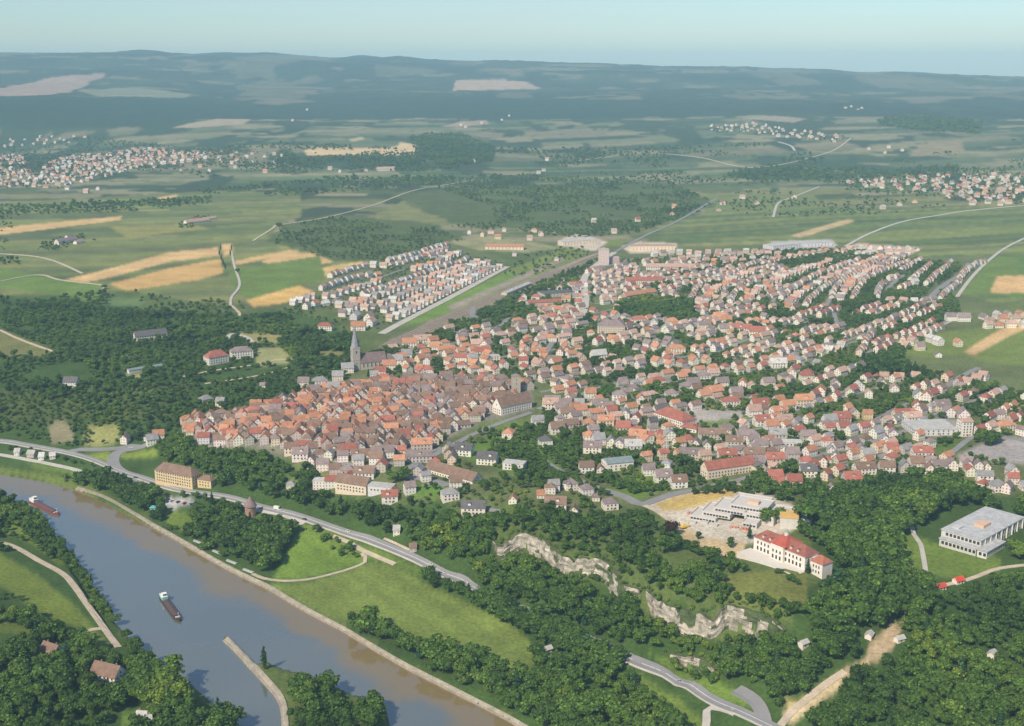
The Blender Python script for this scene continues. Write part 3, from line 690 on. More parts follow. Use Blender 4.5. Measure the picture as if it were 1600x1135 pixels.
mx = nt_.nodes.new('ShaderNodeMix'); mx.data_type = 'RGBA'; nt_.links.new(wn, mx.inputs['Factor']); nt_.links.new(at_.outputs['Color'], mx.inputs['A']); mx.inputs['B'].default_value = (.24, .23, .23, 1)
nt_.links.new(noise_mix(nt_, mx.outputs['Result'], .4, .92, 1.08), b_.inputs['Base Color'])

class Geo:
    def __init__(s): s.V = []; s.F = []; s.C = []; s.U = []
    def quad(s, pts, col, uv=None):
        a = len(s.V); s.V += pts; s.F.append(tuple(range(a, a + len(pts)))); s.C.append(col)
        s.U.append(uv or [(0, 0)] * len(pts))
    def box(s, x0, x1, y0, y1, z0, z1, col, top=True, bottom=False, v0=0.0):
        h = z1 - z0
        for (ax, ay, bx, by) in ((x0, y0, x1, y0), (x1, y0, x1, y1), (x1, y1, x0, y1), (x0, y1, x0, y0)):
            L = math.hypot(bx - ax, by - ay)
            s.quad([(ax, ay, z0), (bx, by, z0), (bx, by, z1), (ax, ay, z1)], col, [(0, v0), (L, v0), (L, v0 + h), (0, v0 + h)])
        if top: s.quad([(x0, y0, z1), (x1, y0, z1), (x1, y1, z1), (x0, y1, z1)], col)
        if bottom: s.quad([(x0, y1, z0), (x1, y1, z0), (x1, y0, z0), (x0, y0, z0)], col)
    def slab(s, p, col, t=.28):
        """a sheet with thickness t under the polygon p"""
        q = [(x, y, z - t) for x, y, z in p]; n_ = len(p)
        s.quad(list(p), col); s.quad(q[::-1], col)
        for i in range(n_):
            j = (i + 1) % n_; s.quad([q[i], q[j], p[j], p[i]], col)
    def obj(s, name, m, parent=None): return mesh_obj(name, s.V, s.F, m, parent, cols=s.C, uvs=s.U)
    def merge(s, g, x, y, z, yaw):
        c, sn = math.cos(yaw), math.sin(yaw); a = len(s.V)
        s.V += [(x + c * p[0] - sn * p[1], y + sn * p[0] + c * p[1], z + p[2]) for p in g.V]
        s.F += [tuple(i + a for i in f) for f in g.F]; s.C += g.C; s.U += g.U
def shell(L, W, E, Rh, wall, roof, style='g', base=2.5, oh=.55, hipf=1.0):
    """walls and roof of one building, length L along x, depth W, eaves at E, ridge Rh above the eaves"""
    wg, rg = Geo(), Geo()
    x, y = L / 2, W / 2
    wg.box(-x, x, -y, y, -base, E, wall, top=(style != 'f'), v0=-base)
    if style == 'g':
        for sx_ in (-1, 1):
            p = [(sx_ * x, -y * sx_, E), (sx_ * x, y * sx_, E), (sx_ * x, 0, E + Rh - .05)]
            wg.quad(p, wall, [(0, E), (W, E), (W / 2, E + Rh)])
        X = x + oh; Yo = y + oh; ze = E - Rh * oh / y
        for sy in (-1, 1):
            p = [(-X * sy * -1, sy * Yo, ze), (X * sy * -1, sy * Yo, ze), (X * sy * -1, 0, E + Rh), (-X * sy * -1, 0, E + Rh)]
            rg.slab([(a_, b_, c_ + .26) for a_, b_, c_ in p], tuple(v * (1.0) for v in roof), .24)
    elif style == 'h':
        X = x + oh; Yo = y + oh; rx = max(x - y * hipf, .3); ze = E - .15; zt = E + Rh
        A_, B_, C_, D_ = (-X, -Yo, ze), (X, -Yo, ze), (X, Yo, ze), (-X, Yo, ze); P_, Q_ = (-rx, 0, zt), (rx, 0, zt)
        rg.quad([A_, B_, Q_, P_], roof); rg.quad([C_, D_, P_, Q_], roof); rg.quad([B_, C_, Q_], roof); rg.quad([D_, A_, P_], roof)
        rg.quad([D_, C_, B_, A_], roof)
    else:
        rg.box(-x - .3, x + .3, -y - .3, y + .3, E + .003, E + .45, roof, bottom=True)
    return wg, rg
WIN = None
def window_mesh(wd, ht):
    me = bpy.data.meshes.new('window'); V = []; Fc = []
    def bx(x0, x1, y0, y1, z0, z1):
        a_ = len(V); V.extend([(x0,y0,z0),(x1,y0,z0),(x1,y1,z0),(x0,y1,z0),(x0,y0,z1),(x1,y0,z1),(x1,y1,z1),(x0,y1,z1)])
        Fc.extend([tuple(a_ + i for i in f) for f in ((0,3,2,1),(4,5,6,7),(0,1,5,4),(1,2,6,5),(2,3,7,6),(3,0,4,7))])
    bx(-wd / 2, wd / 2, -.05, .05, 0, ht); n0 = len(Fc)
    bx(-wd / 2 - .1, -wd / 2, -.09, .05, -.1, ht + .1); bx(wd / 2, wd / 2 + .1, -.09, .05, -.1, ht + .1)
    bx(-wd / 2, wd / 2, -.09, .05, ht, ht + .1); bx(-wd / 2 - .15, wd / 2 + .15, -.14, .05, -.2, -.1)
    me.from_pydata(V, [], Fc); me.materials.append(PANE); me.materials.append(FRAME)
    for i, p in enumerate(me.polygons): p.material_index = 0 if i < n0 else 1
    return me
WMESH = {}
def put_window(parent, x, y, z, rot, wd=1.3, ht=1.5, name='window'):
    k = (wd, ht)
    if k not in WMESH: WMESH[k] = window_mesh(wd, ht)
    o = bpy.data.objects.new(name, WMESH[k]); C.objects.link(o); o.parent = parent
    o.location = (x, y, z); o.rotation_euler = (0, 0, rot)
def wall_windows(parent, L, W, E, faces='fblr', gap=3.2, rows=None, wd=1.3, ht=1.5, z0=1.0, fl=2.8, ox=0, oy=0, gable=False):
    rows = rows if rows is not None else max(1, int((E - .2) / fl))
    for f in faces:
        span = L if f in 'fb' else W; n_ = max(1, int((span - 1.2) / gap))
        for r in range(rows):
            for i in range(n_):
                t = (i - (n_ - 1) / 2) * gap; z = z0 + r * fl
                if f == 'f': put_window(parent, ox + t, oy - W / 2 - .02, z, 0, wd, ht)
                if f == 'b': put_window(parent, ox + t, oy + W / 2 + .02, z, math.pi, wd, ht)
                if f == 'l': put_window(parent, ox - L / 2 - .02, oy + t, z, -math.pi / 2, wd, ht)
                if f == 'r': put_window(parent, ox + L / 2 + .02, oy + t, z, math.pi / 2, wd, ht)
        if gable and f in 'lr':
            put_window(parent, ox + (L / 2 + .02) * (1 if f == 'r' else -1), oy, E + .7, math.pi / 2 * (1 if f == 'r' else -1), wd, ht)
def empty(name, x, y, z, yaw, label=None, cat=None, group=None):
    o = bpy.data.objects.new(name, None); C.objects.link(o); o.location = (x, y, z); o.rotation_euler = (0, 0, yaw)
    o.empty_display_size = 1
    if label: o['label'] = label
    if cat: o['category'] = cat
    if group: o['group'] = group
    return o
def chimney(parent, x, y, z, h=1.4):
    g = Geo(); g.box(-.4, .4, -.35, .35, -1.6, h, (1, 1, 1)); g.box(-.5, .5, -.45, .45, h, h + .15, (1, 1, 1), bottom=True)
    o = g.obj('chimney', CHIM, parent); o.location = (x, y, z)
def door(parent, x, y, z, rot, wd=1.1, ht=2.1):
    g = Geo(); g.box(-wd / 2, wd / 2, -.06, .05, 0, ht, (1, 1, 1)); g.box(-wd / 2 - .1, wd / 2 + .1, -.1, .05, ht, ht + .12, (1, 1, 1), bottom=True)
    o = g.obj('door', DOORM, parent); o.location = (x, y, z); o.rotation_euler = (0, 0, rot)
def footprint(x, y, yaw, L, W, grow=2.5, front=7):
    c, s = math.cos(yaw), math.sin(yaw)
    for i in np.arange(-L / 2 - grow, L / 2 + grow + .1, 2):
        for j in np.arange(-W / 2 - grow, W / 2 + grow + .1, 2):
            block(x + c * i - s * j, y + s * i + c * j, 1)
    d = math.hypot(x, y)
    for k in range(2, int(front + min(L, W) / 2), 2): block(x - x / d * k, y - y / d * k, min(L, W) / 3)
LM = []      # named places that labels point to
def spot(px, py, up=0): return at(px, py, up)
def ends(p0, p1):
    a_, b_ = at(*p0), at(*p1)
    x, y = (a_[0] + b_[0]) / 2, (a_[1] + b_[1]) / 2
    return x, y, float(zat(x, y)), math.atan2(b_[1] - a_[1], b_[0] - a_[0]), math.hypot(b_[0] - a_[0], b_[1] - a_[1])
PLACED = []  # x, y, radius of every building
def special(name, label, cat, p0, p1, W, E, Rh, wall, roof, style='g', lm=None, gap=3.2, ch=2, win=True, **kw):
    """p0 - p1: the foot of the front wall in the photograph"""
    x, y, z, yaw, L = ends(p0, p1)
    x += -math.sin(yaw) * W / 2; y += math.cos(yaw) * W / 2
    z = float(zat(x, y)) if 'z' not in kw else kw['z']
    e = empty(name, x, y, z, yaw, label, cat)
    wg, rg = shell(L, W, E, Rh, WALLC[wall], ROOFC[roof], style, base=5)
    wg.obj('wall', WALLM, e); r = rg.obj('roof', ROOFM, e)
    if style != 'f':
        for k in range(ch): chimney(r, L * (-.3 + .6 * k / max(1, ch - 1)), W * .12, E + Rh * .8)
    if win: wall_windows(e, L, W, E, kw.get('faces', 'flr'), gap, gable=(style == 'g'))
    if win: door(e, L * .1, -W / 2 - .02, 0, 0)
    PLACED.append((x, y, L / 2)); 
    footprint(x, y, yaw, L, W)
    if lm: LM.append((lm, x, y))
    return e, L
# --- church with a tall stone tower
x, y, z = spot(556, 578); yaw = R(24)
e = empty('church', x, y, z, yaw, 'stone church with tall pointed spire and steep purplish nave roof among trees', 'church')
g = Geo(); g.box(-4.6, 4.6, -4.6, 4.6, -3, 28, (.42, .37, .32)); g.box(-4.9, 4.9, -4.9, 4.9, 13, 13.6, (.46, .41, .36)); g.box(-4.9, 4.9, -4.9, 4.9, 27.6, 28.3, (.46, .41, .36)); t_ = g.obj('tower', WALLM, e)
g = Geo(); 
for k in range(8):
    a0, a1 = R(22.5 + 45 * k), R(67.5 + 45 * k)
    g.quad([(5.2 * math.cos(a0), 5.2 * math.sin(a0), 28.3), (5.2 * math.cos(a1), 5.2 * math.sin(a1), 28.3), (.1 * math.cos(a1), .1 * math.sin(a1), 55), (.1 * math.cos(a0), .1 * math.sin(a0), 55)], (.27, .28, .29))
g.obj('spire', ROOFM, t_)
for dx, dy, rt in ((0, -4.62, 0), (4.62, 0, math.pi / 2), (-4.62, 0, -math.pi / 2)):
    put_window(e, dx, dy, 21, rt, 1.6, 3.4); put_window(e, dx, dy, 8, rt, 1.0, 2.2)
wg, rg = shell(32, 14, 9.5, 10, (.46, .41, .35), (.20, .145, .14), 'g', base=4)
for G_, nm, mm in ((wg, 'nave_wall', WALLM), (rg, 'nave_roof', ROOFM)):
    o = G_.obj(nm, mm, e); o.location = (21.3, 1.5, 0)
wg, rg = shell(12, 9, 9, 7, (.48, .43, .37), (.21, .16, .15), 'h', base=4, hipf=.9)
for G_, nm, mm in ((wg, 'choir_wall', WALLM), (rg, 'choir_roof', ROOFM)):
    o = G_.obj(nm, mm, e); o.location = (43, 1.5, 0)
for i in range(6): put_window(e, 8.5 + i * 5, -5.6, 3.2, 0, 1.4, 4.6)
footprint(x + 18, y + 8, yaw, 50, 14); PLACED.append((x + 18, y + 8, 24)); LM.append(('tall church spire', x, y))
# --- square stone tower of the old town
x, y, z = spot(806, 613)
e = empty('gate_tower', x, y, z, R(8), 'square blunt stone tower with a flat-pitched cap standing at the old town edge', 'tower')
g = Geo(); g.box(-4.6, 4.6, -4.6, 4.6, -3, 19, (.43, .38, .31)); g.box(-4.9, 4.9, -4.9, 4.9, 18.2, 19.1, (.47, .42, .35)); g.obj('tower', WALLM, e)
g = Geo()
for s in range(4):
    c4 = [(-5.1, -5.1, 19.1), (5.1, -5.1, 19.1), (5.1, 5.1, 19.1), (-5.1, 5.1, 19.1)]
    g.quad([c4[s], c4[(s + 1) % 4], (0, 0, 22)], (.24, .19, .16))
g.obj('roof', ROOFM, e)
for k, zz in enumerate((4, 10, 14.5)): put_window(e, 0, -4.62, zz, 0, 1.0, 1.7); put_window(e, 4.62, 0, zz, math.pi / 2, 1.0, 1.7)
footprint(x, y, 0, 10, 10); PLACED.append((x, y, 7)); LM.append(('square stone tower', x, y))
# --- high-rise
x, y, z = spot(943, 414)
e = empty('high_rise', x, y, z, R(6), 'pale pink slab high-rise standing alone by the railway and the long road', 'apartment block')
g = Geo(); g.box(-9, 9, -6, 6, -2, 29, (.70, .56, .50)); g.obj('wall', FARM, e)
g = Geo(); g.box(-9.3, 9.3, -6.3, 6.3, 29, 29.6, (.5, .42, .40), bottom=True); g.box(-3, 3, -2, 2, 29.6, 31.6, (.5, .42, .4)); g.obj('roof', ROOFM, e)
g = Geo()
for k in range(9): g.box(9.003, 10.2, -4, 4, 1.5 + k * 3, 2.6 + k * 3, (.55, .42, .40), bottom=True)
g.obj('balcony', WALLM, e)
g = Geo(); g.box(9.0, 30, -5, 5, -2, 13, (.55, .40, .37)); g.obj('side_wing', FARM, e).location = (0, 9, 0)
footprint(x, y, 0, 22, 16); PLACED.append((x, y, 18)); LM.append(('pink high-rise', x, y))
S = special
S('large_house', 'long white building with steep brown roof at the right end of the old town', 'town building', (783,650), (831,638), 15, 8.5, 9, 'w', 'b', lm='long white building below stone tower')
S('school', 'broad pale school with wide purplish hipped roof in the middle of the gardens', 'school', (934,523), (976,523), 17, 12, 7, 'c', 'v', 'h', lm='broad purplish-roofed school')
S('school', 'long school building with bright red tiled roof beside a grey yard', 'school', (1021,655), (1066,670), 20, 7, 7, 'w', 'r', 'h', lm='long red-roofed school')
S('annex', 'low red-roofed annex at the corner of the grey school yard', 'school annex', (1062,673), (1088,677), 15, 4, 3.5, 'w', 'r', 'h')
S('hall', 'white hall with shallow grey-green roof standing alone in green gardens', 'hall', (949,738), (990,733), 16, 7.5, 3.0, 'w', 's', 'g', lm='white hall with grey-green roof', gap=4.5)
S('manor', 'long ochre manor with tall brown hipped roof above the river road', 'manor', (243,757), (301,766), 13, 11.5, 7, 'y', 'b', 'h', lm='ochre manor on the river road', gap=2.9)
S('ochre_house', 'small ochre house between trees next to the long ochre manor', 'house', (309,762), (330,764), 10, 7, 3.5, 'y', 'b', 'h')
S('tenement', 'long red-roofed terrace of beige houses along the road to the building site', 'terrace', (1105,750), (1180,737), 12, 8.5, 6, 'c', 'r', 'g', lm='long red-roofed beige terrace', ch=5)
S('long_hall', 'long low building with worn brown roof running down between trees', 'hall', (664,736), (738,757), 14, 4.5, 6, 'w', 'b', 'g', lm='long low brown-roofed hall', ch=3)
S('apartment_slab', 'tall narrow white apartment slab with a reddish top beside a dark round wood', 'apartment block', (1502,683), (1519,682), 11, 15, 2.4, 'w', 'p', 'g', lm='tall white apartment slab')
S('factory', 'dark-roofed factory shed beside the pale gravel yard by the railway', 'factory', (850,466), (898,462), 26, 6, 2, 'e', 'k', 'f', gap=6, lm='dark-roofed factory shed')
S('factory', 'long red-roofed works hall next to the dark factory shed', 'factory', (826,479), (878,476), 18, 5, 3, 'e', 'r', 'g', gap=6)
S('works_hall', 'very long orange-red works hall at the edge of the orchards beyond the railway', 'factory', (758,390), (818,391), 24, 6, 4, 'c', 'o', 'g', gap=7, lm='very long orange works hall')
S('works_hall', 'pale works hall beside the grey yard beyond the railway', 'factory', (880,384), (935,380), 26, 7, 3, 'c', 'l', 'f', gap=7)
S('goods_shed', 'long low pale shed between the railway tracks and the gravel yard', 'shed', (792,462), (830,446), 10, 4, 2, 'e', 'l', 'g', win=False)
S('warehouse', 'long cream warehouse at the start of the road into the valley', 'warehouse', (985,392), (1055,390), 24, 8, 2, 'c', 'p', 'f', gap=7, lm='long cream warehouse')
S('warehouse', 'first of two light grey warehouses at the upper edge of the town, nearer the high-rise', 'warehouse', (1208,391), (1252,386), 30, 7, 2, 'n', 'l', 'f', gap=7, lm='light grey warehouses')
S('warehouse', 'second of two light grey warehouses at the upper town edge, nearer the building plots', 'warehouse', (1258,386), (1300,384), 30, 7, 2, 'n', 'l', 'f', gap=7)
S('factory', 'wide flat grey industrial building among houses below the wooded park', 'factory', (1428,682), (1496,680), 34, 6, 2, 'n', 'l', 'f', gap=5, lm='wide flat grey industrial building')
S('hospital', 'white hospital wing with red and purple hipped roof in the left wood', 'hospital', (327,572), (358,566), 15, 9, 7, 'w', 'r', 'h', lm='white hospital in the wood')
S('hospital', 'grey-roofed white hospital wing with short red porch roof further up the same clearing', 'hospital', (362,562), (396,559), 14, 9, 5, 'w', 'v', 'h')
S('mansion', 'white mansion with long dark roof standing alone in the left wood', 'mansion', (212,534), (262,528), 12, 6, 6, 'w', 'k', 'g', lm='white mansion in the wood')
S('greenhouse', 'long low pale greenhouse in a clearing of the left wood', 'greenhouse', (202,585), (254,573), 7, 2.6, 1.4, 'n', 's', 'g', win=False, ch=0)
S('terrace_house', 'long two-storey row with purplish-red roof at the top edge of the town', 'row house', (1010,423), (1085,422), 11, 6, 5, 'w', 'p', 'g', ch=6)
S('terrace_house', 'long white row house with reddish roof below the high-rise', 'row house', (978,446), (1035,444), 11, 7, 5, 'w', 'r', 'g', ch=4, lm='row house below the high-rise')
S('terrace_house', 'slanting orange-roofed row house above the green park', 'row house', (978,469), (1026,461), 11, 6, 5, 'c', 'o', 'g', ch=4)
S('ruined_house', 'beige castle range with bare brown roof around a stony court', 'castle range', (524,772), (572,774), 13, 8, 6, 'c', 'b', 'g', lm='beige castle range')
S('white_wing', 'low light grey wing closing the stony court of the castle range', 'wing', (575,777), (612,768), 11, 5, 2, 'n', 'l', 'f')
S('farm', 'white farm alone in the green fields near the poplars', 'farm', (292,351), (328,347), 12, 5, 5, 'w', 'p', 'g', lm='white farm in the fields')
S('farm', 'grey and white farm alone in the fields, farthest out on the left', 'farm', (92,383), (122,378), 12, 6, 5, 'w', 'v', 'g')
S('farm', 'low farm barn with pale walls beside an orchard edge in the valley', 'barn', (590,268), (618,267), 20, 7, 6, 'w', 'p', 'g')
S('barn', 'small white barn standing end-on beside the white farm in the fields', 'barn', (300,348), (312,346), 9, 5, 4, 'w', 'r', 'g', win=False)
S('barn', 'low pale shed behind the white farm in the fields', 'barn', (318,345), (338,343), 9, 4, 3, 'c', 'p', 'g', win=False)
S('barn', 'tall narrow white barn beside the grey and white field farm', 'barn', (107,377), (116,375), 9, 8, 4, 'w', 'v', 'g', win=False)
S('barn', 'low reddish barn at the outer end of the grey and white field farm', 'barn', (120,382), (132,379), 8, 4, 3, 'w', 'p', 'g', win=False)
S('barn_house', 'dark-roofed riverside farmhouse with a white gable in the near left wood', 'farmhouse', (141,1060), (180,1073), 12, 6, 6, 'w', 'b', 'g', lm='farmhouse in the near wood')
S('cottage', 'small white-gabled cottage with brown roof above the riverside farmhouse', 'cottage', (62,1021), (84,1030), 9, 4, 4.5, 'w', 'b', 'g')
S('hut', 'small white hut at the very bottom edge in the near left wood', 'hut', (212,1124), (228,1127), 6, 3, 2, 'w', 'l', 'g', ch=1)
# old tower house in the trees by the highway
x, y, z = spot(392, 806)
e = empty('watch_tower', x, y, z, R(20), 'old reddish round-walled tower house with pointed purple roof beside the highway', 'tower')
g = Geo(); nseg = 14
for k in range(nseg):
    a0, a1 = 2 * math.pi * k / nseg, 2 * math.pi * (k + 1) / nseg
    g.quad([(5 * math.cos(a0), 5 * math.sin(a0), -3), (5 * math.cos(a1), 5 * math.sin(a1), -3), (5 * math.cos(a1), 5 * math.sin(a1), 10), (5 * math.cos(a0), 5 * math.sin(a0), 10)], (.40, .24, .17))
g.obj('wall', WALLM, e); g = Geo()
for k in range(nseg):
    a0, a1 = 2 * math.pi * k / nseg, 2 * math.pi * (k + 1) / nseg
    g.quad([(6 * math.cos(a0), 6 * math.sin(a0), 9.7), (6 * math.cos(a1), 6 * math.sin(a1), 9.7), (0, 0, 19)], (.25, .17, .17))
g.obj('roof', ROOFM, e)
for k in range(3): put_window(e, 5.0 * math.cos(R(-90 + 50 * (k - 1))), 5.0 * math.sin(R(-90 + 50 * (k - 1))), 6, R(50 * (k - 1)), .9, 1.4)
footprint(x, y, 0, 10, 10); PLACED.append((x, y, 7)); LM.append(('old reddish tower by the highway', x, y))
# --- the white museum
x, y, z, yaw, L = ends((1174, 866), (1254, 893))
z = float(zat(x, y)) + 1.0
x += -math.sin(yaw) * 9; y += math.cos(yaw) * 9
e = empty('museum', x, y, z, yaw, 'white palace-like museum with red mansard roof and arcade on a pale terrace', 'museum')
g = Geo(); g.box(-L / 2, L / 2, -7, 8, 0, 10, WALLC['w']); g.box(-L / 2 - .4, L / 2 + .4, -7.4, 8.4, 9.6, 10.1, WALLC['w'], bottom=True); g.box(-6, 6, -9.5, -7.003, 0, 11.6, WALLC['w']); g.obj('wall', WALLM, e)
wg, rg = shell(L, 15, 10.1, 5.6, WALLC['w'], (.27, .105, .08), 'h', hipf=.8); rr = rg.obj('roof', ROOFM, e); rr.location = (0, .5, 0)
for k in range(6):
    g = Geo(); g.box(-.9, .9, -1.4, 1.2, -.6, 1.4, (.6, .5, .45)); g.box(-1.1, 1.1, -1.6, 1.2, 1.4, 1.6, (.3, .1, .08), bottom=True); d_ = g.obj('dormer', WALLM, rr); d_.location = (-L / 2 + 8 + k * (L - 16) / 5, -5.0, 11.8)
wg, rg = shell(14, 19, 11.8, 6.4, WALLC['w'], (.40, .10, .07), 'h', hipf=.6); o = rg.obj('pavilion_roof', ROOFM, e); o.location = (0, .6, 0)
g = Geo()
for k in range(8):
    a0, a1 = R(45 * k), R(45 * (k + 1)); g.quad([(1.8 * math.cos(a0), 1.8 * math.sin(a0), 0), (1.8 * math.cos(a1), 1.8 * math.sin(a1), 0), (1.5 * math.cos(a1), 1.5 * math.sin(a1), 3), (1.5 * math.cos(a0), 1.5 * math.sin(a0), 3)], (.6, .58, .5)); g.quad([(1.9 * math.cos(a0), 1.9 * math.sin(a0), 3), (1.9 * math.cos(a1), 1.9 * math.sin(a1), 3), (0, 0, 5)], (.25, .32, .28))
o = g.obj('cupola', WALLM, e); o.location = (0, .6, 17.2)
for i in range(int((L - 4) / 3.4)):
    xx = (i - (int((L - 4) / 3.4) - 1) / 2) * 3.4; yy = -7.03 if abs(xx) > 6.5 else -9.53
    put_window(e, xx, yy, 1.0, 0, 1.7, 3.0); put_window(e, xx, yy, 5.8, 0, 1.3, 2.3)
for s_, rt in ((-1, -math.pi / 2), (1, math.pi / 2)):
    for j in range(3):
        for zz, hh in ((1.0, 3.2), (5.8, 2.3)): put_window(e, s_ * (L / 2 + .03), -3.5 + j * 4, zz, rt, 1.3, hh)
g = Geo(); g.box(-L / 2 - 3, L / 2 + 2, -21, -7.0, -9, -.003, (.62, .57, .52)); g.box(-L / 2 - 3, L / 2 + 2, -21.4, -20.99, -9, .9, (.66, .62, .57)); g.obj('terrace', WALLM, e)
g = Geo(); g.box(L / 2 + 4, L / 2 + 15, -6, 5, -4, 9, WALLC['w']); g.obj('end_pavilion', WALLM, e)
wg, rg = shell(11, 11, 9.1, 4.2, WALLC['w'], (.38, .14, .09), 'h', hipf=.7); o = rg.obj('pavilion_roof', ROOFM, e); o.location = (L / 2 + 9.5, -.5, 0)
g = Geo(); g.box(L / 2 + .003, L / 2 + 3.99, 1, 7, -4, 8, (.66, .63, .6)); g.obj('link_wing', WALLM, e)
for zz in (1.2, 5): 
    for j in (-2.5, 0, 2.5): put_window(e, L / 2 + 9.5 + j, -6.03, zz, 0, 1.1, 2)
footprint(x, y, yaw, L + 34, 36, front=2); PLACED.append((x, y, 32)); LM.append(('white palace-like museum', x, y))
# --- terraced white concrete complex under construction
x, y, z = spot(1165, 812); yaw = R(-28)
e = empty('terraced_building', x, y, z, yaw, 'new terraced white concrete building stepping down across the pale building site', 'archive building')
LC = (.55, .52, .49)
def tier(x0, x1, y0, y1, z0, z1, nm='storey', col=LC):
    g = Geo(); g.box(x0, x1, y0, y1, z0, z1, col)
    for q in ((x0, x1, y0, y0 + .35), (x0, x1, y1 - .35, y1), (x0, x0 + .35, y0 + .36, y1 - .36), (x1 - .35, x1, y0 + .36, y1 - .36)): g.box(*q, z1 + .003, z1 + .8, col)
    o = g.obj(nm, WALLM, e)
    n_ = int((x1 - x0 - 1) / 2.6)
    for k in range(n_): put_window(e, (x0 + x1) / 2 + (k - (n_ - 1) / 2) * 2.6, y0 - .02, z1 - 2.4, 0, 2.1, 1.6)
    n_ = int((y1 - y0 - 1) / 3)
    for k in range(n_): put_window(e, x0 - .02, (y0 + y1) / 2 + (k - (n_ - 1) / 2) * 3, z1 - 2.4, -math.pi / 2, 2.1, 1.6)
tier(-42, -20, -16, 6, -4, 1.4); tier(-34, -10, -10, 14, 1.403, 4.4); tier(-26, 0, -4, 22, 4.403, 7.2); tier(-14, 16, 2, 26, 7.203, 10)
tier(2, 14, -16, -4.01, -4, 3.4); tier(.01, 24, -4, 1.99, -4, 6.6); tier(16.01, 40, 4, 28, -4, 6.2, 'side_wing'); tier(-18, 12, 26.01, 36, -4, 8.4, 'side_wing')
tier(40.01, 50, 10, 38, -4, 4.2, 'side_wing')
g = Geo(); g.box(-2, 7, 10, 16, 10.01, 12.4, (.62, .46, .33)); g.obj('roof_house', WALLM, e); g = Geo(); g.box(22, 30, 12, 18, 6.3, 8.2, (.5, .49, .47)); g.obj('roof_house', WALLM, e)
for k in range(5):
    g = Geo(); g.box(-40 + k * 9, -34 + k * 9, -24 + (k % 2) * 3, -20 + (k % 2) * 3, -4, -.6 + .5 * (k % 3), (.5, .47, .43)); g.obj('planter_wall', CONC, e)
footprint(x, y, yaw, 84, 60, grow=1, front=14); PLACED.append((x, y, 44)); LM.append(('terraced white concrete building', x, y))
x, y, z = spot(1232, 822)
e = empty('shuttered_block', x, y, z, R(-10), 'unfinished block with yellow-orange shuttering on top beside the dark wood edge', 'building shell')
g = Geo(); g.box(-7, 7, -6, 6, -2, 8.5, (.60, .57, .53)); g.obj('wall', WALLM, e); g = Geo(); g.box(-7.3, 7.3, -6.3, 6.3, 8.5, 11, (.62, .40, .14), bottom=True); g.obj('shuttering', WALLM, e)
footprint(x, y, 0, 14, 12); PLACED.append((x, y, 8))
for px, py, lb, c_ in [(1147, 826, 'orange site hut at the foot of the terraced concrete building', (.65, .22, .08)), (1164, 828, 'red-orange site hut by the museum end of the building site', (.6, .16, .07)), (1080, 804, 'reddish site hut at the road end of the building site', (.5, .2, .14))]:
    x, y, z = spot(px, py); e = empty('site_hut', x, y, z, R(-20), lb, 'site hut', 'huts on the building site')
    g = Geo(); g.box(-3, 3, -1.3, 1.3, -.5, 2.6, c_); g.obj('wall', WALLM, e); g = Geo(); g.box(-3.15, 3.15, -1.45, 1.45, 2.6, 2.8, (.5, .46, .42), bottom=True); g.obj('roof', ROOFM, e); put_window(e, -1.2, -1.31, 1.0, 0, 1.3, 1.0); door(e, 1.6, -1.32, 0, 0, .9, 2); footprint(x, y, 0, 6, 3)
x, y, z = spot(1068, 826)
e = empty('excavator', x, y, z, R(30), 'yellow excavator standing beside the dark copper-leaved tree', 'excavator')
g = Geo(); g.box(-2.2, 2.2, -1.3, 1.3, 1, 2.4, (.75, .5, .05)); g.box(.2, 1.8, -.2, 1.2, 2.4, 3.6, (.7, .47, .05)); g.obj('body', WALLM, e)
for s_ in (-1, 1): g = Geo(); g.box(-2.3, 2.3, s_ * 1.1 - .35, s_ * 1.1 + .35, 0, .95, (.06, .06, .06), bottom=True); g.obj('track', WALLM, e)
g = Geo(); g.quad([(1.8, -.2, 2), (1.8, .2, 2), (5.2, .2, 4.8), (5.2, -.2, 4.8)], (.75, .5, .05)); g.quad([(1.8, .2, 1.4), (1.8, -.2, 1.4), (5.2, -.2, 4.3), (5.2, .2, 4.3)], (.75, .5, .05)); g.quad([(1.8, -.2, 1.4), (1.8, -.2, 2), (5.2, -.2, 4.8), (5.2, -.2, 4.3)], (.75, .5, .05)); g.box(5.0, 5.4, -.2, .2, 1.2, 4.8, (.7, .47, .05)); g.box(4.6, 5.8, -.6, .6, .3, 1.3, (.3, .25, .15), bottom=True); g.obj('boom', WALLM, e)
block(x, y, 4)
# --- modern flat-roofed school on the right
x, y, z = spot(1533, 872); yaw = R(43); z = max(z, float(zat(x + 20, y + 30)))
e = empty('modern_school', x, y, z, yaw, 'large modern flat-roofed grey and white school on the lawn at the right edge', 'school')
def blk(x0, x1, y0, y1, z0, z1, col, nm, par=True):
    g = Geo(); g.box(x0, x1, y0, y1, z0, z1, col); g.obj(nm, WALLM, e)
    g = Geo(); g.box(x0 - .5, x1 + .5, y0 - .5, y1 + .5, z1 + .003, z1 + .7, (.44, .445, .45), bottom=True); g.obj('roof', ROOFM, e)
blk(0, 30, -4, 3.4, -5, 4.4, (.68, .66, .61), 'front_wing'); blk(0, 5.4, 4.5, 34, -5, 4.4, (.56, .54, .52), 'side_wing'); blk(6, 78, 4, 36, -5, 9.4, (.58, .56, .52), 'wall')
g = Geo(); g.box(30, 42, 14, 22, 10.1, 12.4, (.62, .42, .30)); g.obj('roof_house', WALLM, e); g = Geo(); g.box(14, 22, 26, 32, 10.1, 11.4, (.5, .5, .5)); g.obj('roof_house', WALLM, e)
for i in range(9): put_window(e, 2 + i * 3.2, -4.02, .6, 0, 2.2, 2.8)
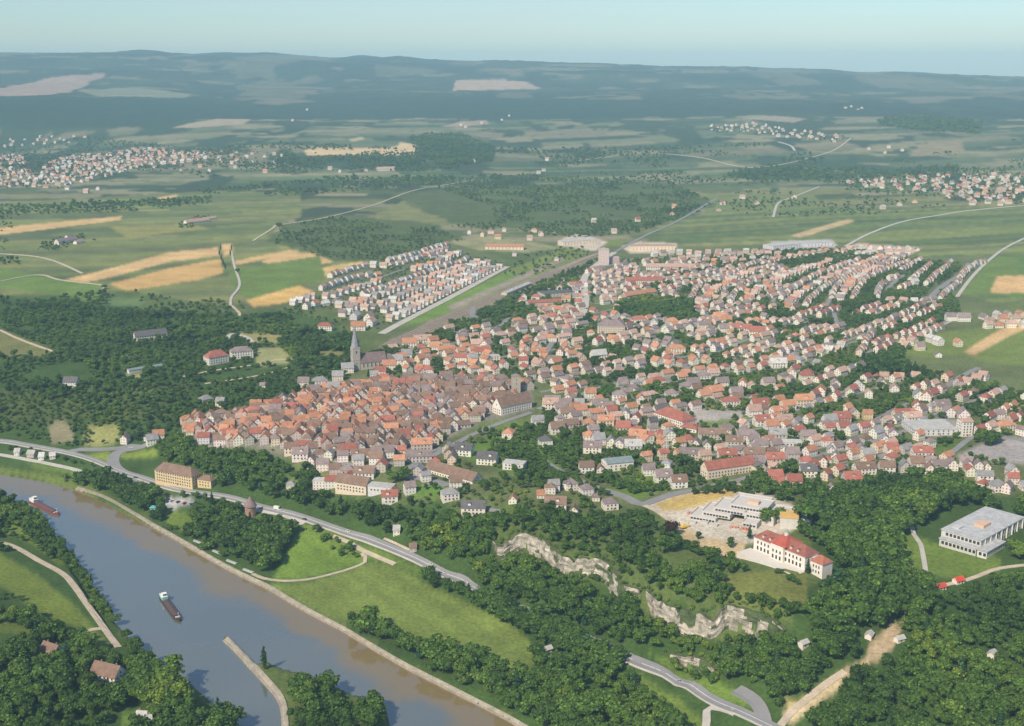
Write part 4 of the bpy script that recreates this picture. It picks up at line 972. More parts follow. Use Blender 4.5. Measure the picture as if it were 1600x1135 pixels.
for i in range(22): put_window(e, 8 + i * 3.15, 3.98, 5.8, 0, 2.0, 2.6)
for i in range(14): put_window(e, 32.5 + i * 3.15, 3.98, .8, 0, 2.0, 2.8)
for i in range(9): put_window(e, -.02, 6 + i * 3.15, .7, -math.pi / 2, 2.2, 2.6); put_window(e, 5.98, 6 + i * 3.15, 5.9, -math.pi / 2, 2.2, 2.5)
for i in range(2): put_window(e, -.02, -2.4 + i * 3.4, .7, -math.pi / 2, 2.2, 2.6)
for i in range(8): g = Geo(); g.box(12 + i * 9, 12.6 + i * 9, 3.2, 3.99, -5, 9.3, (.74, .71, .64)); g.obj('pilaster', WALLM, e)
cx_, sn_ = math.cos(yaw), math.sin(yaw); footprint(x + cx_ * 40 - sn_ * 24, y + sn_ * 40 + cx_ * 24, yaw, 90, 62, grow=2, front=10); PLACED.append((x + cx_ * 40 - sn_ * 24, y + sn_ * 40 + cx_ * 24, 50)); LM.append(('modern flat-roofed school', x, y))
for px, py, lb, c_ in [(1469, 921, 'small red-roofed lodge with white wall where the track enters the wood', (.5, .09, .06)), (1497, 911, 'small bright red shed on the track beyond the red-roofed lodge', (.6, .08, .05))]:
    x, y, z = spot(px, py); e = empty('lodge', x, y, z, R(25), lb, 'shed')
    wg, rg = shell(7, 5, 2.8, 2, WALLC['w'], c_, 'g'); wg.obj('wall', WALLM, e); rg.obj('roof', ROOFM, e); put_window(e, -1.5, -2.52, 1, 0, 1, 1); door(e, 1.4, -2.52, 0, 0, 1, 2); footprint(x, y, 0, 7, 5); PLACED.append((x, y, 5))
for px, py in [(1358, 996), (1405, 1002), (1550, 1026), (855, 1018), (1255, 1009)]:
    x, y, z = spot(px, py); e = empty('garden_hut', x, y, z, R(20 + px % 40), {1358: 'white garden hut just above the tan bare slope', 1405: 'low grey hut beside the tan bare slope', 1550: 'pale garden hut alone in the right-hand wood', 855: 'small pale hut in the wood below the highway', 1255: 'small white hut in the wood under the tall rock face'}[px], 'hut')
    wg, rg = shell(6, 4.5, 2.6, 1.6, WALLC['w'], ROOFC['l'], 'g'); wg.obj('wall', WALLM, e); rg.obj('roof', ROOFM, e); door(e, 0, -2.27, 0, 0, .9, 2); footprint(x, y, 0, 6, 5, front=14)
x, y, z = spot(240, 797); e = empty('kiosk', x, y, z, 0, 'small turquoise-roofed riverside kiosk among the bank trees', 'kiosk')
g = Geo(); g.box(-2.5, 2.5, -2.5, 2.5, -.5, 2.8, (.5, .55, .55)); g.obj('wall', WALLM, e); g = Geo()
for s in range(4):
    c4 = [(-3.4, -3.4, 2.8), (3.4, -3.4, 2.8), (3.4, 3.4, 2.8), (-3.4, 3.4, 2.8)]; g.quad([c4[s], c4[(s + 1) % 4], (0, 0, 4.6)], (.12, .42, .38))
g.obj('roof', ROOFM, e); footprint(x, y, 0, 7, 7, front=16)
for i, (px, py) in enumerate([(310, 848), (340, 864), (362, 879), (388, 893)]):
    x, y, z = spot(px, py); e = empty('landing_stage', x, y, z, R(-38), ['landing wall nearest the turquoise kiosk, pale concrete on the bank', 'second pale landing wall downstream from the turquoise kiosk', 'third pale landing wall downstream from the turquoise kiosk', 'last pale landing wall before the curved meadow path'][i], 'landing wall', 'landing walls on the river bank')
    g = Geo(); g.box(-6, 6, -1.1, 1.1, -1, .9, (.68, .67, .66)); g.obj('platform', CONC, e); g = Geo()
    for k in range(4): g.box(-5 + k * 3.3, -4.8 + k * 3.3, -.9, -.7, .9, 2.0, (.5, .5, .5))
    g.box(-5, 5.1, -.86, -.74, 1.9, 2.02, (.5, .5, .5), bottom=True); g.obj('railing', CONC, e); block(x, y, 8)

# ------------------------------------------------------------------ houses seen one by one:  x y length-in-pixels turn style roof wall
LIST = '''
1029 598 22 5 h r w|968 620 25 -5 h v w|1001 626 16 90 g o w|1049 618 20 10 h v w|1100 620 22 25 g o w|1118 614 22 25 g o c|1141 630 31 12 h r w|1187 634 28 8 g r w|977 650 18 80 g g w|994 657 18 70 g r w
946 660 26 5 g o c|920 664 20 0 h o w|885 648 24 15 g b w|906 644 22 15 g o w|870 672 24 15 g b w|892 666 24 15 g b e|1032 678 14 8 g r c|1046 682 20 95 g g w|974 671 24 -10 g r e|997 684 28 -15 g o e
1014 684 16 0 g r c|920 684 20 0 h o w|935 690 20 15 g g w|955 694 18 85 g g w|1075 690 20 0 h r e|1088 697 16 70 g v w|1104 700 16 85 g v w|1112 681 44 -3 g b e|1147 693 28 -8 g b e|1169 683 34 2 h v w|1188 698 22 5 g v w
1080 712 40 -4 g v e|1136 714 30 3 g r w|1178 712 34 0 g b e|916 733 24 4 g b w|938 733 14 90 g b w|1042 728 17 70 h g w|1013 737 20 5 g v w|1036 748 28 10 g v w|1060 756 26 8 g b w|892 760 20 20 h v w
916 768 21 20 h v w|931 777 12 0 h v w|953 790 24 12 h v w|859 766 17 5 h b w|868 791 36 -4 g b w|897 797 16 80 g b w|989 700 28 0 g l n|968 697 20 75 g g w|926 702 30 -8 g v w
905 634 16 0 g g w|937 636 28 8 g v w|860 634 26 5 g p w|922 617 18 8 g o w|891 625 18 60 g p w|876 640 20 10 g v w|950 640 18 10 g v w|840 660 20 10 g g w|990 610 18 0 h v w|1073 606 22 10 h v e
795 680 22 75 h o w|852 692 22 10 h k w|863 630 26 3 g v c|883 634 20 5 g v w|725 706 30 -15 g k w|700 703 16 70 g g e|762 720 34 -15 g k w|804 728 36 -18 f l n|712 757 20 10 g b w|703 775 28 15 h g w|609 779 26 8 g r w|616 768 14 60 g b w
802 781 14 80 g o w|740 797 40 -3 g k w|589 719 22 -10 g b w|570 742 34 -5 g b w|545 750 20 80 g r e|845 773 13 0 g o w|865 762 18 10 g g w|889 760 18 60 h k w|655 716 42 5 g v e|624 722 18 5 g o e|659 697 34 8 g o e|628 703 14 5 g r c
640 765 18 20 g v w|665 747 16 20 g g w|560 722 18 10 g g w|536 715 18 5 g v w|515 712 16 80 g g w|488 723 16 75 g v w|505 728 20 0 g v w|524 736 18 5 g b e|470 712 26 0 g v w|500 755 20 -5 f l w|455 757 14 0 h g w
1260 590 21 10 h r w|1282 613 20 70 g o w|1255 628 28 5 g o c|1237 585 16 80 g p w|1215 570 28 5 g w w|1305 602 16 85 g v w|1342 606 16 90 g l w|1327 615 15 80 g p w|1357 617 14 80 g p w|1377 602 16 85 g v w|1397 611 18 75 g p w|1435 620 20 80 g g w|1447 622 20 70 g o w
1355 650 15 0 g o y|1335 648 15 90 g v c|1314 656 28 5 g r e|1296 660 22 10 g g w|1408 650 26 8 g r c|1432 638 18 75 g r w|1425 655 26 10 g p w|1482 646 18 85 g v w|1505 650 20 80 g v w|1470 636 26 15 g v c|1560 650 16 10 g v w
1570 668 30 20 h o w|1440 710 31 0 g r w|1395 680 16 80 g v w|1382 690 16 80 g g w|1392 704 20 10 g r w|1395 718 20 15 h r w|1382 716 14 80 g g w|1332 702 18 5 h r w|1292 692 18 5 h r w|1298 702 14 85 g g w|1355 713 20 10 g g w|1345 706 16 80 g v e
1260 724 21 0 h r w|1262 739 26 0 g k w|1292 718 14 10 h r w|1285 724 16 80 g b w|1305 712 14 70 g g w|1350 735 34 10 g b w|1385 733 24 -5 g b w|1413 732 18 85 g g e|1430 727 22 8 g b w|1452 736 18 80 g b w|1466 731 22 0 g v w
1487 729 18 85 g v w|1512 731 16 80 g v w|1528 730 16 80 g v w|1541 729 14 80 g v w|1330 752 28 8 g r e|1299 763 14 85 g v w|1240 755 24 0 g r c|1216 757 18 0 g r w|1210 747 24 5 g r w|1536 760 18 40 h r w|1557 762 24 10 h g w|1574 765 16 50 g v w|1446 756 20 10 g o c
1317 670 20 15 g r w|1295 671 16 10 g r w|1246 670 16 85 g g w|1225 660 26 10 g p e|1232 695 40 -5 f l n|1215 682 28 0 g g e|1262 684 24 5 g v e|1202 692 10 80 g l w|1226 702 12 70 g l w|1210 720 30 5 g r e|1180 726 26 3 g v e|1238 712 20 5 g v e
1205 668 22 10 g o w|1190 660 26 10 g r w|1178 645 22 10 g p w|1230 636 24 20 g o w|1216 645 26 20 g o w|1200 600 20 10 g v w|1160 602 16 75 g o w|1175 606 16 85 g p w|1150 615 20 10 g v w|1128 600 20 10 g v w|1098 590 24 5 h v w|1083 601 20 5 g v e
998 501 26 5 h r w|1050 504 20 8 h o w|886 513 19 80 h o w|860 530 20 5 h o w|842 552 26 -5 g o c|886 550 14 80 g o c|875 553 14 80 g o w|904 546 14 85 h o w|1057 547 30 -8 h o c|923 522 12 5 h o w|940 530 18 80 g p w|958 533 16 -20 g o c|1022 507 16 80 g l w|1040 515 22 75 g l w|1078 512 22 80 g v w
818 557 16 80 g o w|818 566 16 0 g r w|845 567 14 80 g o c|868 568 20 40 g o w|935 557 26 20 g l w|1100 510 20 5 g v w|1097 520 20 5 h p w|1130 515 16 10 g v w|1155 512 24 5 h v w|1125 497 22 -15 g o c|1135 502 18 -15 g o w|1160 515 30 -5 g r w|1183 520 26 -10 g r w
720 561 22 -5 g r w|722 573 16 0 h r w|702 549 18 5 g o w|738 562 16 20 g g w|745 540 20 5 g p e|660 533 30 15 g p w|640 538 24 5 g o w|680 544 16 0 g o w|760 540 22 70 g p w|752 552 24 0 g r w|770 560 22 15 f l w|608 573 22 5 g o w|620 565 20 5 g g w|634 570 14 80 g o w|668 580 20 5 h r w|668 566 14 80 g p w|636 556 18 0 g g w
545 566 14 20 h r w|543 578 20 10 g g w|528 590 18 5 g g c|500 598 26 10 h g w|522 608 20 0 g g c|490 612 22 10 g v w|475 600 18 0 g v w|595 583 18 0 g r w|585 588 14 5 g g w
508 512 26 -8 h r w|555 495 22 80 g l n|577 497 24 80 g p w|560 512 24 0 g o w|580 505 20 75 g p w
196 688 13 80 g v w|238 690 18 25 g g w|248 683 18 15 g o w|232 683 12 80 g v w|322 627 20 40 h g w|345 631 14 -10 g g w|411 602 10 0 g v w|112 600 22 -3 g k w|335 656 14 60 g v w|312 660 14 85 g o w|298 674 12 0 g o c
230 1127 10 20 g l w|620 828 6 0 g l w|28 706 8 0 g l w|50 709 12 -10 g l e|66 713 8 0 g l w|82 712 8 20 g l w|645 855 10 10 g b e|1485 497 16 0 g v w|1505 498 20 0 g v w
'''
HOUSES = []   # x, y, z, yaw, L, W, E, Rh, style, roof, wall, individual?
def free(x, y, r, k=.8):
    for (a_, b_, c_) in PLACED:
        if abs(a_ - x) < c_ + r and (a_ - x) ** 2 + (b_ - y) ** 2 < ((c_ + r) * k) ** 2: return False
    return True
def occ(x, y):
    i = int((y - OCC_Y0) / OCC_S); j = int((x - OCC_X0) / OCC_S)
    return 0 <= i < OCC.shape[0] and 0 <= j < OCC.shape[1] and OCC[i, j]
rr_ = random.Random(11)
def add_house(x, y, yaw, L, style, roof, wall, W=None, fl=None):
    L *= .93; z = float(zat(x, y)); W = W or min(L * .82, rr_.uniform(8, 10)); fl = fl or (2 if rr_.random() < .75 else 1)
    E = .8 + 2.8 * fl; Rh = W / 2 * rr_.uniform(.75, 1.05) if style == 'g' else W / 2 * .75
    if style == 'f': Rh = .5
    HOUSES.append([x, y, z, yaw, L, W, E, Rh, style, roof, wall]); PLACED.append((x, y, math.hypot(L, W) / 2 * .8))
for it in LIST.replace('\n', '|').split('|'):
    t = it.split()
    if not t: continue
    px, py, wpx, yw = map(float, t[:4]); x, y, z = at(px, py + 2, 1.5)
    L = max(6, wpx / PXM(x, y)); roof = t[5] if t[5] in ROOFC else 'l'
    add_house(x, y, R(yw), L, t[4], roof, t[6], W=(max(7, min(11, L * .8)) if L < 30 else 13), fl=2 if L > 9 else 1)
def row(px, space, pal, wp='w', turn=0, jit=6, L=(11, 14), off=0):
    Pw = resample([at(a_, b_)[:2] for a_, b_ in px], 1.0); fr = frames(Pw); acc = 0
    for i in range(0, len(fr) - 1):
        acc += math.hypot(fr[i + 1][0] - fr[i][0], fr[i + 1][1] - fr[i][1])
        if acc >= space * rr_.uniform(.9, 1.15):
            acc = 0; x, y, nx, ny = fr[i]; x += nx * off + rr_.uniform(-1, 1); y += ny * off + rr_.uniform(-1, 1)
            if free(x, y, 5, .75): add_house(x, y, math.atan2(-nx, ny) + R(turn + rr_.uniform(-jit, jit)) , rr_.uniform(*L), 'g', rr_.choice(pal), rr_.choice(wp))
UL = 'ppvvlog'
for px in [[(600,412),(640,402),(672,392),(702,384)], [(510,436),(545,425),(575,418),(610,418),(660,405),(705,402)], [(497,456),(530,444),(560,436),(600,430)], [(640,426),(680,414),(720,398)],
           [(560,466),(600,452),(640,438),(690,420),(730,408)], [(500,470),(530,462),(560,452),(600,440)], [(520,484),(560,473),(600,462),(650,444),(700,428),(750,412)],
           [(562,488),(610,474),(660,452),(720,428),(770,412)], [(590,492),(640,476),(700,446),(760,422)], [(600,505),(640,490),(700,458),(745,436),(785,416)], [(445,480),(470,474),(495,464)], [(470,486),(500,478),(530,476)], [(640,410),(680,398),(705,392)], [(530,498),(560,480),(585,470)]]:
    row(px, 18, UL, 'wwwc', turn=rr_.choice([0, 90]), L=(11, 14))
FAN = 'pppvol'
for px in [[(1218,472),(1232,458),(1250,446),(1275,432),(1310,420),(1345,408)], [(1226,484),(1245,465),(1262,455),(1290,440),(1330,424),(1380,404)], [(1256,484),(1272,464),(1310,438),(1345,422),(1398,402)],
           [(1298,470),(1308,450),(1335,432),(1370,412),(1400,402)], [(1312,474),(1322,454),(1345,434),(1385,415),(1412,403)], [(1332,472),(1342,450),(1362,434),(1396,420),(1420,412)], [(1370,470),(1374,452),(1384,444)],
           [(1406,427),(1424,416),(1440,409)], [(1420,444),(1436,430),(1455,414)], [(1382,440),(1400,436)], [(1446,448),(1462,432),(1478,420),(1486,412)], [(1466,474),(1480,458),(1495,446),(1505,430),(1520,418),(1542,410)], [(1402,456),(1425,446),(1448,444)], [(1376,475),(1400,474),(1430,476),(1460,472)],
           [(1076,478),(1088,454),(1105,442),(1150,427),(1200,404)], [(1100,484),(1110,462),(1140,444),(1180,426)], [(1140,478),(1150,458),(1180,438),(1232,424)], [(1165,482),(1180,460),(1220,440),(1262,424),(1300,410)],
           [(1010,402),(1060,398),(1120,398),(1200,394)], [(1040,410),(1100,405),(1150,402),(1220,400)], [(1050,422),(1090,412),(1140,410),(1190,408)], [(1200,412),(1250,402),(1300,396),(1330,398)], [(1230,432),(1260,420),(1300,412)],
           [(1530,506),(1550,504),(1640,503)], [(1530,515),(1560,512),(1640,512)], [(1520,500),(1580,496),(1640,494)], [(1360,592),(1400,592),(1450,597)], [(1440,530),(1470,540)], [(1490,612),(1520,600),(1545,590)],
           [(1200,565),(1240,548),(1270,540)], [(1270,560),(1300,552),(1318,542)], [(1340,560),(1352,540),(1362,525)], [(1400,545),(1430,538)], [(1310,395),(1350,390),(1400,392),(1438,392)], [(1330,402),(1370,398),(1420,397)]]:
    row(px, 17, FAN, 'wwwwc', turn=rr_.choice([0, 0, 90]), L=(10, 14))
def zone(pp, d, pal, wp='wwwce', yaws=(0, 90), L=(10, 15), jit=12, k=.8, tries=40000, W=None, hip=.12, up=3):
    wp_ = gpoly(pp, up); xs = [p[0] for p in wp_]; ys = [p[1] for p in wp_]
    ar = (max(xs) - min(xs)) * (max(ys) - min(ys)); n_ = int(min(tries, ar / (d * d) * 3))
    X = np.array([rr_.uniform(min(xs), max(xs)) for _ in range(n_)]); Y = np.array([rr_.uniform(min(ys), max(ys)) for _ in range(n_)])
    ok = inside(X, Y, wp_)
    for q in PARKS: ok &= ~inside(X, Y, q)
    for x, y in zip(X[ok], Y[ok]):
        if occ(x, y): continue
        if not free(x, y, d * .5, k): continue
        l = rr_.uniform(*L)
        add_house(float(x), float(y), R(rr_.choice(yaws) + rr_.uniform(-jit, jit)), l, 'h' if rr_.random() < hip else 'g', rr_.choice(pal), rr_.choice(wp), W=W and rr_.uniform(*W))
        PLACED[-1] = (PLACED[-1][0], PLACED[-1][1], max(d * .5, PLACED[-1][2] * .7))
PARKS = [gpoly(q, 3) for q in [[(960,472),(1010,466),(1080,463),(1092,492),(1060,498),(990,494),(962,488)],[(1335,552),(1380,545),(1450,570),(1485,602),(1400,590),(1340,588)],[(1360,610),(1430,612),(1430,632),(1345,648),(1335,632)],[(745,478),(830,470),(850,482),(790,512),(745,502)],[(905,590),(960,600),(930,625),(905,612)],[(1230,590),(1250,620),(1240,640)],[(948,546),(985,543),(985,564),(950,564)],[(930,500),(978,530),(905,535),(890,515)],[(1100,600),(1130,595),(1200,588),(1195,600),(1120,620)],[(1300,470),(1340,472),(1350,520),(1310,525)],[(1180,640),(1240,600),(1210,590),(1160,630)],[(1060,650),(1180,640),(1170,670),(1080,678)],[(1425,655),(1512,655),(1500,690),(1425,685)],[(1495,705),(1545,686),(1640,680),(1640,730),(1490,718)],[(1060,520),(1095,530),(1090,545),(1060,540)],[(1320,520),(1340,560),(1320,575),(1300,545)]]]
def streets(pp, ang, gap, pal, wp='wwwce', space=15.5, L=(10.5, 14), wob=14, seed=0, skip=.1):
    poly = gpoly(pp, 3); th = R(ang); c, s = math.cos(th), math.sin(th)
    U = [x * c + y * s for x, y in poly]; V = [-x * s + y * c for x, y in poly]
    v = min(V) + gap * .3; kk = 0
    while v < max(V):
        us = np.arange(min(U), max(U), 6.0); w_ = wob * (fbm(us / 160, us * 0 + v / 90, 600 + seed, 2) - .5) * 2
        X = us * c - (v + w_) * s; Y = us * s + (v + w_) * c; ok = inside(X, Y, poly)
        for q in PARKS: ok &= ~inside(X, Y, q)
        run = []
        for i in range(len(us) + 1):
            if i < len(us) and ok[i]: run.append((float(X[i]), float(Y[i])))
            else:
                if len(run) > 6: ribbon('road', run[::4] + run[-1:], 5, ASPH, .5, step=10, clear=.2, cols=2, world=True)
                run = []
        turn = rr_.choice([0, 0, 90])
        for side in (-1, 1):
            acc = rr_.uniform(0, space)
            for i in range(len(us) - 1):
                if not ok[i]: continue
                acc += 6
                if acc < space: continue
                acc -= space * rr_.uniform(.95, 1.15)
                x, y = X[i] - s * side * 10.5, Y[i] + c * side * 10.5
                dx, dy = X[i + 1] - X[i], Y[i + 1] - Y[i]
                if rr_.random() < skip or not free(x, y, 5.2, .8): continue
                ro = pal[int(min(.999, max(0, 1.6 * vnoise(x / 75, y / 75, 650 + seed) - .3 + rr_.uniform(-.28, .28))) * len(pal))]
                add_house(float(x), float(y), math.atan2(dy, dx) + R(turn * (rr_.random() < .8) + rr_.uniform(-6, 6)), rr_.uniform(*L) * (1.5 if rr_.random() < .07 else 1), 'h' if rr_.random() < .15 else 'g', ro, rr_.choice(wp))
        v += gap; kk += 1
OCCB = OCC.copy()
zone([(286,652),(350,648),(440,626),(500,606),(600,592),(625,640),(560,668),(480,678),(440,698),(360,694),(300,682)], 9.5, 'oobopbvorb', 'wceen', (12, 100), (9, 14), 14, .9, W=(8, 10))
zone([(600,592),(780,590),(828,602),(770,640),(740,655),(690,685),(600,716),(520,714),(440,706),(480,676),(560,666),(625,640)], 10, 'bbbbvbbvvobr', 'wceeen', (10, 98), (10, 17), 14, .9, W=(8, 11))
zone([(480,715),(600,722),(690,700),(745,690),(700,735),(640,740),(600,765),(520,765),(510,740)], 17, 'bvrgv', 'wwce')
streets([(602,585),(592,558),(640,535),(740,508),(820,482),(900,470),(920,500),(930,600),(850,615),(790,588),(680,580)], 32, 52, 'oorpppovvb', 'wwwc', 18.5, (10, 15), seed=1, skip=.18)
streets([(850,618),(930,600),(1060,560),(1240,562),(1240,640),(1200,735),(1080,740),(1000,715),(870,660)], 24, 52, 'oprobvovpgk', 'wwwce', 18.5, (9.5, 14), seed=2, skip=.18)
streets([(1200,562),(1400,565),(1500,590),(1640,620),(1640,680),(1480,738),(1300,748),(1190,738),(1240,640)], 38, 54, 'rprovogpbvr', 'wwwwce', 18.5, (9.5, 14), seed=3, skip=.18)
streets([(925,422),(1060,404),(1210,410),(1240,430),(1200,480),(1240,562),(1060,560),(940,592),(925,500)], 40, 52, 'ppopovvrp', 'wwwwc', 18, (9.5, 13), seed=4, skip=.15)
streets([(1230,482),(1450,472),(1490,480),(1480,505),(1380,548),(1240,560)], 48, 52, 'ppvopobr', 'wwwwwc', 17.5, (9.5, 13), seed=5, skip=.15)
zone([(1500,735),(1640,730),(1640,775),(1560,770)], 20, 'vgr', 'ww')
zone([(800,470),(905,440),(905,500),(860,520),(780,520)], 22, 'orpv', 'wwc')
zone([(700,360),(860,356),(880,372),(760,376)], 55, 'oop', 'wwc')
zone([(1430,520),(1500,530),(1500,550),(1440,560)], 40, 'opv', 'wwc')
zone([(780,388),(860,392),(900,400),(840,410),(800,404)], 60, 'plv', 'wc')
n_near = len(HOUSES)
VIL = 'rpppvlo'
for pp, d, q in [([(0,262),(60,268),(100,246),(220,232),(330,240),(320,250),(210,262),(165,276),(90,292),(-80,292),(-80,262)], 26, 1), ([(330,236),(440,240),(445,254),(350,256)], 55, 1), ([(-80,240),(30,242),(40,258),(-80,262)], 30, 1),
                 ([(-80,208),(60,210),(140,213),(130,220),(-80,218)], 48, 1), ([(1110,196),(1180,192),(1250,204),(1320,212),(1312,222),(1200,212),(1110,203)], 40, 1), ([(1320,284),(1400,278),(1460,274),(1640,270),(1640,325),(1500,318),(1470,300),(1340,291)], 30, 1),
                 ([(515,262),(600,262),(600,269),(515,271)], 70, 1), ([(700,198),(800,180),(805,184),(715,202)], 90, 1), ([(1360,318),(1450,312),(1450,322),(1370,328)], 60, 1), ([(820,262),(850,262),(850,272),(820,272)], 60, 1), ([(1320,166),(1350,166),(1350,172),(1320,172)], 80, 1),
                 ([(1340,225),(1420,232),(1400,245),(1330,235)], 90, 1), ([(1090,318),(1180,305),(1260,306),(1230,318),(1100,332)], 70, 1), ([(900,345),(1100,315),(1110,325),(960,372)], 90, 1), ([(455,190),(480,170),(480,178)], 90, 1), ([(230,255),(450,258),(430,270),(240,268)], 90, 1), ([(80,296),(160,292),(160,302),(90,304)], 70, 1), ([(640,252),(900,245),(880,262),(660,266)], 220, 1)]:
    zone(pp, d * 1.2, VIL, 'wwwcc', (0, 90), (11, 16), 20, .9, W=(9, 12), up=3)
print('HOUSES', len(HOUSES), n_near, 'IND-candidates')
for h in HOUSES: footprint(h[0], h[1], h[3], h[4], h[5], .6, 4)
size = [h[4] * PXM(h[0], h[1]) * (1 if -27 < math.degrees(math.atan2(h[0], h[1])) < 27 else 0) for h in HOUSES]
def in_frame(x, y, z=0, m=0):
    fy = y * cp - (z - H) * sp; u = x / fy * F + 800; v = 567.5 - F * ((y * sp + (z - H) * cp) / fy)
    return -m < u < 1600 + m and -m < v < 1135 + m
order = sorted(range(len(HOUSES)), key=lambda i: -size[i] * in_frame(HOUSES[i][0], HOUSES[i][1], HOUSES[i][2] + 4))
LM += [(nm,) + at(px, py)[:2] for nm, px, py in [('junction at the yellow slope', 1000, 786), ('straight road beside the railway', 700, 467), ('wooded park above the school', 1040, 478), ('dark tree belt', 1390, 580), ('grey school yard', 1110, 655), ('bend of the loop road', 190, 705), ('lower corner of the old town', 480, 715), ('river tip of the old town', 295, 672), ('tree at the castle court', 630, 732), ('sloping grey yard', 1550, 705), ('lane into the upper rows', 1265, 455), ('dark wood edge', 1340, 765), ('meadow under the stone tower', 860, 660), ('right-hand tan field strip', 1530, 540)]]
ORD = ['first', 'second', 'third', 'fourth', 'fifth', 'sixth', 'seventh', 'eighth', 'ninth', 'tenth', 'eleventh', 'twelfth', 'thirteenth', 'fourteenth', 'fifteenth', 'sixteenth', 'seventeenth', 'eighteenth', 'nineteenth', 'twentieth']
def ordn(i): return ORD[i] if i < 20 else 'twenty-' + ORD[(i - 20) % 9] if i < 29 else 'thirty-' + ORD[(i - 30) % 9]
NIND = 300
ind = order[:NIND]; bins = {}
for i in ind:
    h = HOUSES[i]; ds = sorted((math.hypot(h[0] - a_, h[1] - b_), nm) for nm, a_, b_ in LM)[0]
    shape = ('small ' if h[4] < 9.5 else 'long ' if h[4] > 15.5 else '') + ROOFW[h[9]] + ' ' + WALLW[h[10]] + ' house'
    bins.setdefault((shape, ds[1]), []).append((ds[0], i))
for (shape, nm), v in bins.items():
    v.sort()
    for k, (_, i) in enumerate(v):
        HOUSES[i].append(('only ' + shape + ' around the ' + nm) if len(v) == 1 else shape + ', ' + ordn(k) + ' out from the ' + nm)
for rank, i in enumerate(ind):
    x, y, z, yaw, L, W, E, Rh, style, roof, wall, label = HOUSES[i]
    e = empty('house', x, y, z, yaw, label, 'house', 'houses of the town')
    detail = rank < 130
    jit = rr_.uniform(.85, 1.15)
    wg, rg = shell(L, W, E, Rh, tuple(c_ * rr_.uniform(.93, 1.03) for c_ in WALLC[wall]), tuple(min(.8, c_ * jit) for c_ in ROOFC[roof]), style, oh=.5)
    wg.obj('wall', WALLM if detail else FARM, e); r = rg.obj('roof', ROOFM, e)
    if style != 'f': chimney(r, L * rr_.uniform(-.3, .3), W * .1, E + Rh * .85, 1.3)
    if detail:
        wall_windows(e, L, W, E, 'flr' if rank > 60 else 'fblr', 3.3, gable=(style == 'g'))
        door(e, L * .05 + 1.6, -W / 2 - .02, 0, 0)
        if rank < 60 and style == 'g' and L > 10:
            g = Geo(); g.box(-1.2, 1.2, -1.3, 1.3, -.8, 1.2, WALLC[wall]); g.slab([(-1.5, -1.6, 1.35), (1.5, -1.6, 1.35), (1.5, 1.3, 1.5), (-1.5, 1.3, 1.5)], ROOFC[roof], .2)
            d_ = g.obj('dormer', WALLM, r); d_.location = (rr_.uniform(-1, 1) * L * .2, -W * .25, E + Rh * .48)
GW, GR = Geo(), Geo()
for i in order[NIND:]:
    x, y, z, yaw, L, W, E, Rh, style, roof, wall = HOUSES[i][:11]; jit = rr_.uniform(.82, 1.18)
    wg, rg = shell(L, W, E, Rh, tuple(c_ * rr_.uniform(.93, 1.03) for c_ in WALLC[wall]), tuple(min(.8, c_ * jit) for c_ in ROOFC[roof]), style, oh=.5)
    if style != 'f' and y < 2400: rg.box(L * .2 - .4, L * .2 + .4, .3, 1.1, E + Rh * .5, E + Rh + .9, (.33, .2, .15))
    GW.merge(wg, x, y, z, yaw); GR.merge(rg, x, y, z, yaw)
a_ = len(GW.V)
me = bpy.data.meshes.new('distant_houses')
me.from_pydata(GW.V + GR.V, [], GW.F + [tuple(i + a_ for i in f) for f in GR.F])
me.materials.append(FARM); me.materials.append(ROOFM)
me.polygons.foreach_set('material_index', [0] * len(GW.F) + [1] * len(GR.F))
ca = me.color_attributes.new('col', 'FLOAT_COLOR', 'CORNER'); FF = GW.F + GR.F
ca.data.foreach_set('color', np.array([(*c_, 1) for f, c_ in zip(FF, GW.C + GR.C) for _ in f], np.float32).ravel())
ul = me.uv_layers.new(name='UVMap'); ul.data.foreach_set('uv', np.array([c_ for f in GW.U + GR.U for c_ in f], np.float32).ravel())
o = bpy.data.objects.new('distant_houses', me); C.objects.link(o); o['kind'] = 'stuff'; o['label'] = 'the many smaller houses of the town and of the villages beyond it'; o['category'] = 'houses'
OCC |= OCCB
#@@BOATS
def hullgeo(L, B, Hh, col):
    g = Geo(); sec = [(-.5, .62), (-.46, .9), (-.38, 1), (.36, 1), (.44, .75), (.48, .4), (.5, .06)]
    P_ = [(s * L, b * B / 2) for s, b in sec]
    for i in range(len(P_) - 1):
        (x0_, b0), (x1_, b1) = P_[i], P_[i + 1]
        sh = lambda x_: Hh + max(0, (x_ / L - .3)) * 3.0 + max(0, (-x_ / L - .4)) * 3
        for s_ in (-1, 1):
            q = [(x0_, s_ * b0 * .9, -.6), (x1_, s_ * b1 * .9, -.6), (x1_, s_ * b1, sh(x1_)), (x0_, s_ * b0, sh(x0_))]
            g.quad(q if s_ < 0 else q[::-1], col)
        g.quad([(x0_, -b0, sh(x0_)), (x1_, -b1, sh(x1_)), (x1_, b1, sh(x1_)), (x0_, b0, sh(x0_))], tuple(c * .8 for c in col))
    g.quad([(P_[0][0], -P_[0][1], -.6), (P_[0][0], -P_[0][1], Hh + .3), (P_[0][0], P_[0][1], Hh + .3), (P_[0][0], P_[0][1], -.6)], col)
    return g
